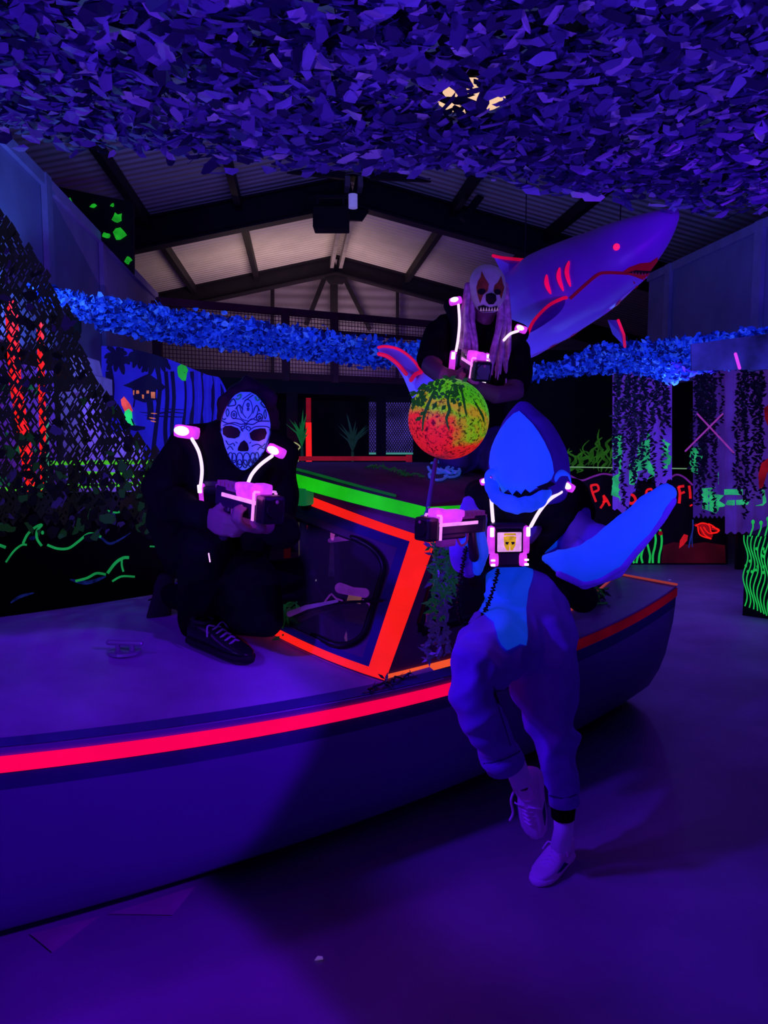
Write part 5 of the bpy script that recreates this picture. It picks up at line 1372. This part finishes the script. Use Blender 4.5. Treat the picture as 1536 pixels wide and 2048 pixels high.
mo_(645,308,18,26); mo_(813,325,20,25); mo_(645,308,6,9); mo_(813,325,6,9); mo_(738,242,7,12); mo_(738,270,5,9); mo_(722,372,7,7)
ms([(602,250),(640,200),(655,240),(602,250)]); ms([(820,230),(845,210),(850,260),(820,230)]); ms([(600,265),(612,290),(600,320),(592,290),(600,265)],1.6); ms([(852,270),(858,310),(850,335),(842,300),(852,270)],1.6)
ms([(570,300),(560,325),(580,340),(590,330)]); ms([(570,380),(620,368),(680,385),(705,420),(690,408)],1.9); ms([(740,420),(780,390),(850,385),(880,395)],1.9)
ms([(693,408),(712,400),(715,385),(695,388),(690,402)]); ms([(738,412),(725,402),(730,388),(748,392),(752,404)])
ms([(590,480),(610,510),(640,500),(650,520)],1.9); ms([(760,520),(800,505),(830,520),(850,500)],1.9); ms([(600,540),(620,520),(640,545)],1.9); ms([(800,545),(815,525),(840,535)],1.9); ms([(655,490),(670,500)],2); ms([(745,500),(755,490)],2)
ms([(560,400),(552,440),(560,490),(580,540)],1.9); ms([(880,400),(885,430),(870,480),(845,540)],1.9); ms([(700,205),(770,155)],1.5); ms([(715,215),(785,165)],1.9)
k.obj('line_pattern', M_line, mo)
k = MB()
for pts in ([(665,185),(690,170),(685,195),(665,205),(660,195)],[(780,165),(800,180),(812,205),(795,210),(785,185)]): stroke(k, mbv, [sk(*q) for q in pts], 3, .003)
k.obj('green_scrolls', mat('mask_green', (.02,.15,.12), emit=(.006,.08,.10), es=.6), mo)
# vest
k = MB()
k.tube([P(372,880,2.78),P(395,905,2.70),P(402,960,2.68),P(420,1000,2.68)],[.05,.035,.03,.03],10); k.tube([P(556,905,2.76),P(520,930,2.68),P(495,970,2.66),P(470,1000,2.66)],[.045,.03,.03,.03],10); k.tube([P(405,985,2.72),P(490,985,2.70)],[.05,.05],12); k.tube([P(370,875,2.82),P(470,870,2.92),P(560,900,2.80)],[.05,.06,.05],12)
vest = fuse(k,.009,4).obj('laser_vest', M_vest, skull_p, True)
vest_gear(vest, P(445,1000,2.66), (1,-.25,0), (-.1,-.1,1), .165, .15, [(P(374,864,2.70),.085,.15),(P(553,902,2.68),.068,.45)],
 [[P(384,878,2.66),P(398,905,2.64),P(404,940,2.63),P(400,978,2.63)],[P(544,912,2.64),P(520,930,2.62),P(503,950,2.61),P(494,972,2.61)]], False)
# ------------------------------------------------------------------ masked woman kneeling on the cabin roof
clown_p = thing('person', 'long haired woman in black with a clown mask, kneeling on the cabin roof', 'person', P(965,940,3.55))
gf = Vector((.16,-1,-.28)); go = P(941,728,3.30); gfv, gl_, gu = basis(gf, (.05,0,1))
gun('laser gun glowing pink pointed at the camera by the woman in the clown mask', go, gf, (.05,0,1), .95)
k = MB()
k.tube([P(965,660,3.58),P(970,615,3.54)],[.055,.05],10); k.ell(P(973,585,3.53),(.08,.095,.125)); k.tube([P(952,690,3.62),P(955,880,3.8)],[.11,.12],12)
wr = go-gfv*.10-gu*.075-gl_*.025
k.tube([P(888,660,3.62),P(862,735,3.46),P(885,752,3.36),wr],[.05,.048,.042,.027],10); hand(k, wr, gfv+gl_*.2, -gl_, 1, 52, .92)
wl = go-gfv*.03-gu*.10+gl_*.04
k.tube([P(1022,695,3.57),P(1028,785,3.43),P(990,790,3.36),wl],[.05,.048,.042,.027],10); hand(k, wl, gfv*.5-gl_*.8, -gu+gl_*.3, -1, 52, .92)
fuse(k,.0068,3).obj('body', M_skin, clown_p, True)
k = MB()
k.tube([P(960,905,3.82),P(950,770,3.72),P(952,690,3.64)],[.15,.155,.15],16); k.tube([P(892,665,3.63),P(955,650,3.62),P(1020,695,3.58)],[.085,.085,.085],14)
k.tube([P(888,660,3.62),P(872,695,3.56),P(864,728,3.49)],[.085,.085,.08],14,'flat'); k.tube([P(1022,695,3.58),P(1026,740,3.52),P(1024,775,3.46)],[.085,.09,.085],14,'flat')
k.tube([P(955,640,3.62),P(962,625,3.60)],[.07,.06],12)
fuse(k,.010,5,wr=.01,wfreq=8).obj('shirt', M_cloth, clown_p, True)
k = MB(); zk = rbv
M_jean = mat('dark_jeans', (.05,.05,.20), rough=.9, var=.3, scale=10)
def onroof(px, py, dz): 
    q = hit(rbv, px, py, 0); return q+Vector((0,0,dz))
hit.last = 3.5
kn1 = B(.86,.52,roofz(-.6,.86)+.075); kn2 = B(1.02,.36,roofz(-.79,1.02)+.075)
k.tube([P(950,880,3.78),kn1],[.13,.085],14); k.tube([P(985,885,3.78),kn2],[.13,.085],14); k.tube([P(950,880,3.82),P(985,880,3.82)],[.14,.14],14)
for q in (kn1,kn2): k.tube([q, q+BA*.38+BB*.06],[.075,.05],12)
fuse(k,.011,5,wr=.009,wfreq=9).obj('jeans', M_jean, clown_p, True)
for q in (kn1,kn2): shoe(clown_p, q+BA*.38+BB*.06+Vector((0,0,.06)), BA*.5+Vector((0,0,-.9)), BA*-.9+Vector((0,0,-.4)), .23, M_bshoe, M_bsole, M_bsole)
# mask, hair
def ck(x, y): return (740+x*.4167, 400+y*.4167)
mk = rows_mask([(529,966,982),(533,956,994),(541,947,1003),(553,941,1009),(568,938,1012),(583,939,1012),(598,942,1010),(610,947,1006),(619,955,998),(625,964,990)], 3.50, .12, nose=(980,592,.03,7,9))
mo = mk.obj('clown_mask', mat('mask_bone', (.36,.26,.46), rough=.6, var=.3, scale=16, emit=(.05,.03,.10), es=.55), clown_p, True, label='pale clown mask with brown pointed eye patches'); mbv = mk.bvh(); hit.last = 3.4
k = MB()
for poly in ([(536,342),(552,375),(570,405),(565,440),(545,455),(530,495),(518,455),(512,420),(520,390),(532,372)],[(628,365),(634,395),(642,420),(634,450),(628,475),(615,445),(590,440),(596,410),(612,395)]): patch(k, mbv, [ck(*q) for q in poly], .003, 3)
k.obj('eye_patches', mat('patch_brown', (.16,.03,.015), emit=(.022,.003,.003), es=.6, var=.5, scale=30), mo)
k = MB()
for poly in (oval(538,440,19,15,10),oval(608,442,17,14,10),[(560,455),(580,448),(600,455),(604,480),(590,498),(570,498),(558,480)],[(520,508),(545,500),(575,512),(608,505),(615,518),(590,530),(545,532),(525,524)],): patch(k, mbv, [ck(*q) for q in poly], .005, 3)
k.obj('face_holes', M_dark, mo)
k = MB()
for i in range(7):
    x = 530+i*12; patch(k, mbv, [ck(x,526),ck(x+10,526),ck(x+6,508)], .007, 3)
k.obj('teeth', mat('mask_teeth', (.6,.5,.5), emit=(.2,.12,.16), es=.6), mo)
M_hair = mat('long_hair', (.42,.24,.42), rough=.6, var=.5, scale=40, emit=(.03,.004,.07), es=.5)
rng = random.Random(31); k = MB()
for side, xs in ((0,(934,952)),(1,(994,1012))):
    for i in range(22):
        x0 = rng.uniform(*xs); x1 = x0+(rng.uniform(-22,8) if not side else rng.uniform(-22,10)); y1 = rng.uniform(720,770); dd = rng.uniform(-.03,.05)
        k.tube(smooth_line([P(x0,570,3.50+dd),P(x0+(-6 if not side else 6)+rng.uniform(-4,4),630,3.48+dd),P((x0+x1)/2+rng.uniform(-5,5),690,3.42+dd),P(x1,y1,3.42+dd)],4),[.012]*6+[.010]*4+[.007,.005,.003],6)
k.ell(P(975,578,3.61),(.088,.08,.112))
k.obj('long_hair', M_hair, clown_p, True)
k = MB()
k.tube([P(908,615,3.58),P(915,660,3.50),P(912,700,3.47)],[.045,.03,.03],10); k.tube([P(1040,668,3.56),P(1020,690,3.47),P(985,720,3.46)],[.045,.03,.03],10); k.tube([P(905,720,3.5),P(975,725,3.5)],[.05,.05],10); k.tube([P(905,612,3.66),P(970,640,3.74),P(1040,665,3.64)],[.045,.05,.045],10)
vest = fuse(k,.009,4).obj('laser_vest', M_vest, clown_p, True)
vest_gear(vest, P(937,733,3.46), (1,.05,-.06), (.02,-.25,1), .185, .16, [(P(911,602,3.49),.058,-.2),(P(1042,658,3.46),.055,.35)],
 [[P(917,610,3.46),P(919,645,3.43),P(916,680,3.42),P(912,702,3.42)],[P(1036,662,3.43),P(1020,668,3.41),P(1008,680,3.40)]], False)
# ------------------------------------------------------------------ painted ball on its pole
gc = P(897,838,3.02); gr = 80*3.02/FPX
foot = hit(rbv,870,1026,.0) if False else P(851,1046,2.86)
root = thing('painted_ball', 'orange and green speckled ball on a slim pole at the roof corner', 'ball', foot)
M_ball = bpy.data.materials.new('ball_paint'); M_ball.use_nodes = True; nt = M_ball.node_tree; N = nt.nodes; L = nt.links; b = N['Principled BSDF']
tc = N.new('ShaderNodeTexCoord'); sx = N.new('ShaderNodeSeparateXYZ'); L.new(tc.outputs['Generated'], sx.inputs['Vector'])
n1 = N.new('ShaderNodeTexNoise'); n1.inputs['Scale'].default_value = 3.2; n1.inputs['Detail'].default_value = 3; L.new(tc.outputs['Generated'], n1.inputs['Vector'])
n2 = N.new('ShaderNodeTexNoise'); n2.inputs['Scale'].default_value = 26; n2.inputs['Detail'].default_value = 4; n2.inputs['Roughness'].default_value = .7; L.new(tc.outputs['Generated'], n2.inputs['Vector'])
a1 = N.new('ShaderNodeMath'); a1.operation = 'MULTIPLY_ADD'; a1.inputs[1].default_value = .8; L.new(n1.outputs['Fac'], a1.inputs[0]); L.new(sx.outputs['Z'], a1.inputs[2])
a2 = N.new('ShaderNodeMath'); a2.operation = 'MULTIPLY_ADD'; a2.inputs[1].default_value = .45; L.new(sx.outputs['X'], a2.inputs[0]); L.new(a1.outputs[0], a2.inputs[2])
cr = N.new('ShaderNodeValToRGB'); e = cr.color_ramp.elements
for p_, c_ in ((.5,(.12,.01,.03,1)),(.68,(.6,.008,.015,1)),(.92,(.65,.015,.01,1)),(1.02,(.42,.14,.008,1)),(1.12,(.16,.38,.006,1)),(1.24,(.40,.22,.012,1)),(1.36,(.10,.42,.006,1))):
    q = e.new(min(1,p_/1.7)) if True else None; q.color = c_
e[0].color = (.02,.01,.02,1); e[-1].color = (.03,.32,.006,1)
sc_ = N.new('ShaderNodeMath'); sc_.operation = 'MULTIPLY'; sc_.inputs[1].default_value = 1/1.7; L.new(a2.outputs[0], sc_.inputs[0]); L.new(sc_.outputs[0], cr.inputs['Fac'])
c2 = N.new('ShaderNodeValToRGB'); c2.color_ramp.elements[0].position = .38; c2.color_ramp.elements[0].color = (.10,.08,.09,1); c2.color_ramp.elements[1].position = .50; c2.color_ramp.elements[1].color = (1,1,1,1); L.new(n2.outputs['Fac'], c2.inputs['Fac'])
mx = N.new('ShaderNodeMix'); mx.data_type = 'RGBA'; mx.blend_type = 'MULTIPLY'; mx.inputs['Factor'].default_value = 1; L.new(cr.outputs['Color'], mx.inputs['A']); L.new(c2.outputs['Color'], mx.inputs['B'])
L.new(mx.outputs['Result'], b.inputs['Base Color']); L.new(mx.outputs['Result'], b.inputs['Emission Color']); b.inputs['Emission Strength'].default_value = .85; b.inputs['Roughness'].default_value = .7
k = MB(); k.ell(gc,(gr,gr,gr),None,40,26); k.obj('ball', M_ball, root, True); gbv = k.bvh()
k = MB(); k.tube([foot, foot.lerp(P(872,925,3.0),.25), P(872,918,3.0)],[.016,.010,.009],8,'flat'); k.tube([foot, foot+Vector((0,0,.03))],[.03,.02],10,'flat'); k.obj('pole', mat('pole_purple', (.12,.06,.3), emit=(.012,.004,.05), es=.5), root, True)
hit.last = 2.9; k = MB(); rng = random.Random(17)
for pts, w in (([(872,775),(862,800),(850,830),(846,862)],6),([(905,772),(896,800),(899,820),(893,838),(899,862)],6),([(920,772),(926,800),(932,835)],4.5),([(945,800),(962,830),(966,845)],4.5),([(855,780),(838,800),(826,820)],5)): stroke(k, gbv, pts, w, .005, 6, taper=True)
for i in range(70):
    px = 826+rng.random()*100; py = 758+abs(rng.gauss(0,1))*22+abs(px-890)*.25
    q = hit(gbv,px,py,.008); d_ = Vector((rng.uniform(-1,.6),-.3,rng.uniform(-1,.3))).normalized()*rng.uniform(.02,.045); sd = d_.cross(Vector((0,-1,.2))).normalized()*.009
    k.add([q,q+d_*.5+sd,q+d_+Vector((0,-.006,0)),q+d_*.5-sd],[(0,1,2,3)])
k.obj('leaf_crown', mat('crown_leaf', (.02,.06,.015), emit=(.006,.05,.006), es=.6, var=.5, scale=30), root)
# ------------------------------------------------------------------ big model shark hanging overhead
M_shark = mat('shark_paint', (.26,.10,.72), rough=.38, var=.1, scale=3, spec=.5, emit=(.014,.0,.05), es=.5)
sp = [(838,772,6.1,.06),(880,752,5.95,.12),(950,702,5.7,.22),(1030,642,5.5,.30),(1101,592,5.3,.322),(1180,550,5.15,.282),(1246,507,5.0,.22),(1300,468,4.92,.15),(1338,436,4.86,.075),(1356,418,4.83,.018)]
root = thing('model_shark', 'large purple model shark with red outlines hanging beneath the roof', 'model shark', P(1101,690,5.3))
k = MB(); ln = smooth_line([P(x,y,d_) for x,y,d_,r in sp],3); rr_ = []
for i in range(len(sp)-1):
    for j in range(3): rr_.append(sp[i][3]+(sp[i+1][3]-sp[i][3])*j/3)
rr_.append(sp[-1][3]); k.tube(ln, rr_, 24, 'round')
k.tube([P(1190,590,5.1),P(1250,562,5.0),P(1288,552,4.93)],[.14,.085,.03],16)
sk_ = fuse(k,.018,8); so = sk_.obj('shark_body', M_shark, root, True); skb = sk_.bvh(); hit.last = 4.9
def fin(name, pts, th, d, edge=None, m=M_shark):
    k = MB(); q = [P(x,y,dd) for x,y,dd in pts]; c = sum(q, Vector((0,0,0)))/len(q); n_ = (q[1]-q[0]).cross(q[2]-q[0]).normalized()
    if n_.y > 0: n_ = -n_
    N_ = len(q); vs = q+[c+n_*th, c-n_*th]
    k.add(vs, [(i,(i+1)%N_,N_) for i in range(N_)]+[((i+1)%N_,i,N_+1) for i in range(N_)]); o = k.obj(name, m, root)
    if edge:
        k = MB(); k.tube([q[i]+n_*.008 for i in edge], .011, 6); k.obj('fin_edge', glow('shark_red', (.85,.0,.06), .75, evar=.5, scale=4), o)
    return o
def curve_pts(pts, d): return [(p.x,p.y,d) for p in smooth_line(pts,4)]
fin('dorsal_fin', curve_pts([(986,512),(1003,516),(1040,520),(1078,524)],5.4)+[(1060,570,5.4),(1020,590,5.4)]+curve_pts([(1004,560),(998,535),(986,512)],5.4), .03, 5.4, list(range(0,13)))
fin('pectoral_fin', [(p.x,p.y,4.95-.0016*(1132-p.x)) for p in smooth_line([(1131,596),(1122,598),(1095,612),(1066,642),(1054,668)],4)]+[(p.x,p.y,4.95-.0016*(1132-p.x)) for p in smooth_line([(1054,668),(1078,656),(1112,632),(1128,612),(1131,596)],4)], .025, 4.95, list(range(0,17)), mat('shark_fin_dark', (.10,.03,.3), rough=.5))
fin('pectoral_fin', [(1215,640,5.3),(1235,640,5.35),(1246,668,5.45),(1248,692,5.5),(1225,668,5.4)], .02, 5.3, [1,2,3], bpy.data.materials['shark_fin_dark'])
fin('tail_fin', curve_pts([(757,695),(772,693),(800,700),(828,722),(848,752)],6.1)+[(862,778,6.05),(846,795,6.05),(828,805,6.1)]+curve_pts([(828,805),(818,775),(800,745),(785,722),(772,712),(758,708),(757,695)],6.1), .03, 6.1, list(range(0,17)))
k = MB(); k.tube([P(x,y,6.03) for x,y in smooth_line([(758,708),(775,713),(795,728),(812,748)],4) for x,y in ((x,y),)] if False else [P(p.x,p.y,6.04) for p in smooth_line([(758,708),(775,713),(795,728),(812,748)],4)], .016, 6)
k.tube([P(p.x,p.y,6.0) for p in smooth_line([(822,760),(832,748),(850,742)],4)], .018, 6); k.obj('tail_marking', bpy.data.materials['shark_red'], root)
M_sred = glow('shark_line_red', (.75,.0,.045), .6, evar=.4, scale=5); M_sred2 = glow('shark_line_dim', (.16,.0,.016), .55, evar=.5, scale=5)
k = MB(); stroke(k, skb, [(1256,546),(1215,545),(1196,549),(1170,570),(1140,597)], 6, .006); k.obj('lateral_line', M_sred2, so)
k = MB(); stroke(k, skb, [(1278,575),(1240,610),(1190,648),(1120,690),(1062,716)], 9, .006); k.obj('belly_line', M_sred2, so)
k = MB()
for a_, b_, c_ in (((1094,550),(1094,568),(1102,588)),((1120,536),(1118,556),(1127,582)),((1139,523),(1134,545),(1141,573))): stroke(k, skb, [a_,b_,c_], 9, .008, 6, taper=True)
k.obj('gill_slits', glow('gill_red', (1,.0,.12), .8, evar=.3, scale=5), so)
k = MB(); c = hit(skb,1233,494,.0); k.ell(c,(.022,.016,.022)); k.obj('eye', glow('eye_red', (1,.01,.16), 1.0), so, True)
k = MB(); patch(k, skb, [(1243,545),(1258,534),(1280,526),(1300,524),(1314,514),(1316,536),(1306,556),(1288,560),(1268,552)], .005, 6); mo = k.obj('mouth', mat('mouth_red', (.25,.0,.01), emit=(.10,.0,.006), es=.6, var=.4), so)
k = MB(); patch(k, skb, [(1254,544),(1270,539),(1298,541),(1302,546),(1280,547)], .009, 5); k.obj('mouth_gap', M_dark, mo)
k = MB()
for i in range(7): patch(k, skb, [(1262+i*6,547+i*.8),(1267+i*6,547.5+i*.8),(1264.5+i*6,541+i*.5)], .011, 4)
k.obj('teeth', mat('shark_teeth', (.25,.05,.08), emit=(.05,.0,.01), es=.5), mo)
k = MB()
for x,y,d_ in ((1050,540,5.45),(1240,460,5.02)):
    q = P(x,y,d_); q.z -= .03; k.tube([q, Vector((q.x,q.y,zroof(hu(q))))], .004, 5)
k.obj('hanging_wires', M_steel, root)
# litter on the floor
for (x,y),s_,lab in (((638,1918),.012,'small white paper scrap on the floor in the foreground'),((1339,1160),.018,'tiny pale scrap on the floor beyond the boat stern')):
    c = PZ(x,y,.006); k = MB(); k.prism([c+Vector((-s_,-s_*.6,0)),c+Vector((s_,-s_*.2,0)),c+Vector((s_*.8,s_*.6,0)),c+Vector((-s_*.4,s_*.8,0))],(0,0,.003)); tag(k.obj('paper_scrap', mat('paper', (.8,.6,.85), emit=(.12,.06,.25), es=.6)), lab, 'litter')
# ------------------------------------------------------------------ lights, world, camera
def light(name, typ, loc, power, color, size=1.0, target=None, spot=None, blend=.15, size_y=None, spread=None):
    d = bpy.data.lights.new(name, typ); d.energy = power; d.color = color
    if typ == 'AREA':
        d.size = size
        if size_y: d.shape = 'RECTANGLE'; d.size_y = size_y
        if spread: d.spread = R(spread)
    else: d.shadow_soft_size = size
    if typ == 'SPOT': d.spot_size = R(spot); d.spot_blend = blend
    o = bpy.data.objects.new(name, d); COL.objects.link(o); o.location = loc
    if target is not None: o.rotation_euler = (Vector(target)-Vector(loc)).to_track_quat('-Z','Y').to_euler()
    return o
UV = (.15,.002,1.0)
# ultraviolet flood whose beam edge crosses the hull and the floor
Lp = Vector((3.3,.35,2.95)); n_ = Vector((.375,.33,-.2475)); off = n_.dot(Lp)-.628; Lp -= n_*(off/n_.dot(n_)); n_.normalize()
mid = Vector((-.25,2.2,.2)); inpl = (mid-Lp).normalized(); half = 34
axis = Matrix.Rotation(R(half),3, inpl.cross(-n_)) @ inpl
light('uv_flood', 'SPOT', Lp, 540, UV, .05, Lp+axis, half*2, .05)
# soft ceiling wash near the camera and over the arena
light('uv_wash_front', 'AREA', (-.6,-.4,2.7), 1.8, UV, 1.4, (.4,2.6,.8))
light('uv_key_person', 'SPOT', (-1.9,1.25,2.5), 185, (.10,.012,1.0), .08, (.58,2.5,.85), 40, .6)
light('uv_deck', 'SPOT', (-2.6,1.6,2.7), 78, UV, .15, (-.9,2.6,.75), 70, .6)
light('uv_right_floor', 'AREA', (3.1,6.6,2.2), 16, (.22,.005,1), 1.2, (2.6,6.2,0))
light('uv_net', 'AREA', (0,2.6,1.2), 0.01, UV, 1, (0,3,3))
light('uv_net_l', 'SPOT', (-1.2,.6,1.0), 140, (.17,.06,1), .2, (-.6,3.4,3.0), 95, .6)
light('uv_net_r', 'SPOT', (1.8,.6,1.0), 160, (.17,.06,1), .2, (1.6,3.6,3.0), 95, .6)
light('uv_canopy_left', 'POINT', P(120,626,5.35), 22, (.10,.30,1), .05)
light('uv_canopy_right', 'POINT', P(1335,772,7.1), 7, (.12,.25,1), .05)
light('uv_canopy', 'AREA', (-.5,5.2,1.5), 24, (.14,.28,1), 2.5, (-.3,7.5,2.7), size_y=.6)
light('uv_canopy_r', 'AREA', (2.2,5.2,1.6), 14, (.14,.28,1), 2.0, (2.2,7.5,2.6), size_y=.6)
light('uv_wall_left', 'SPOT', H(UL+.9,4.9,2.5), 120, (.06,.10,1), .2, H(UL,4.6,3.2), 80, .9)
light('uv_wall_right', 'AREA', H(UR-1.6,5.5,2.9), 4, (.07,.035,1), 1.0, H(UR,7.2,3.2))
light('uv_shark', 'SPOT', (3.0,2.2,2.3), 120, (.2,.0,1), .3, (1.55,5.0,2.75), 44, .5)
# warm daylight leaking in at the far gable, purple wash inside the roof
light('roof_warm', 'AREA', H(U0-.4,V2-1.2,3.3), 46, (1,.68,.5), 3.5, H(U0-.9,V2-.6,5.2), size_y=.6)
light('roof_purple', 'AREA', H(U0,V1+1.2,3.2), 11, (.42,.2,1), 4.5, H(U0,V1+1.8,5), size_y=1.5)
light('gable_purple', 'AREA', H(U0+.3,VB-2.2,2.4), 22, (.45,.16,1), 4, H(U0,VB,3.4), size_y=1)
light('roof_front', 'AREA', H(U0-1.5,V1-2.5,3.3), 3, (.35,.14,1), 3, H(U0-1.5,V1-2,5))
# glow cast by the gear
for p_, e_ in ((P(500,985,2.2),.2),(P(905,1030,2.15),.12),(P(1015,1080,2.25),.12),(P(935,700,3.15),.4),(P(375,850,2.6),.15),(P(553,885,2.6),.12)):
    light('gear_glow', 'POINT', p_, e_, (1,.12,.9), .03)
w = bpy.data.worlds.new('dark_hall'); S.world = w; w.use_nodes = True
w.node_tree.nodes['Background'].inputs['Color'].default_value = (.02,.004,.10,1); w.node_tree.nodes['Background'].inputs['Strength'].default_value = .25
cam = bpy.data.cameras.new('camera'); cam.sensor_fit = 'VERTICAL'; cam.sensor_height = 36; cam.sensor_width = 27; cam.lens = FPX/2048*36
co = bpy.data.objects.new('camera', cam); COL.objects.link(co); co.location = CAMP; co.rotation_euler = (math.pi/2-PITCH,0,0); S.camera = co
cam.clip_start = .05
S.view_settings.view_transform = 'Standard'; S.view_settings.look = 'None'; S.view_settings.exposure = 0; S.view_settings.gamma = 1
S.cycles.use_denoising = True; S.cycles.max_bounces = 5; S.cycles.diffuse_bounces = 2; S.cycles.glossy_bounces = 3; S.cycles.transparent_max_bounces = 8; S.cycles.caustics_reflective = False; S.cycles.caustics_refractive = False
S.cycles.sample_clamp_indirect = 3
S.cycles.use_adaptive_sampling = True; S.cycles.adaptive_threshold = .04; S.cycles.max_bounces = 4
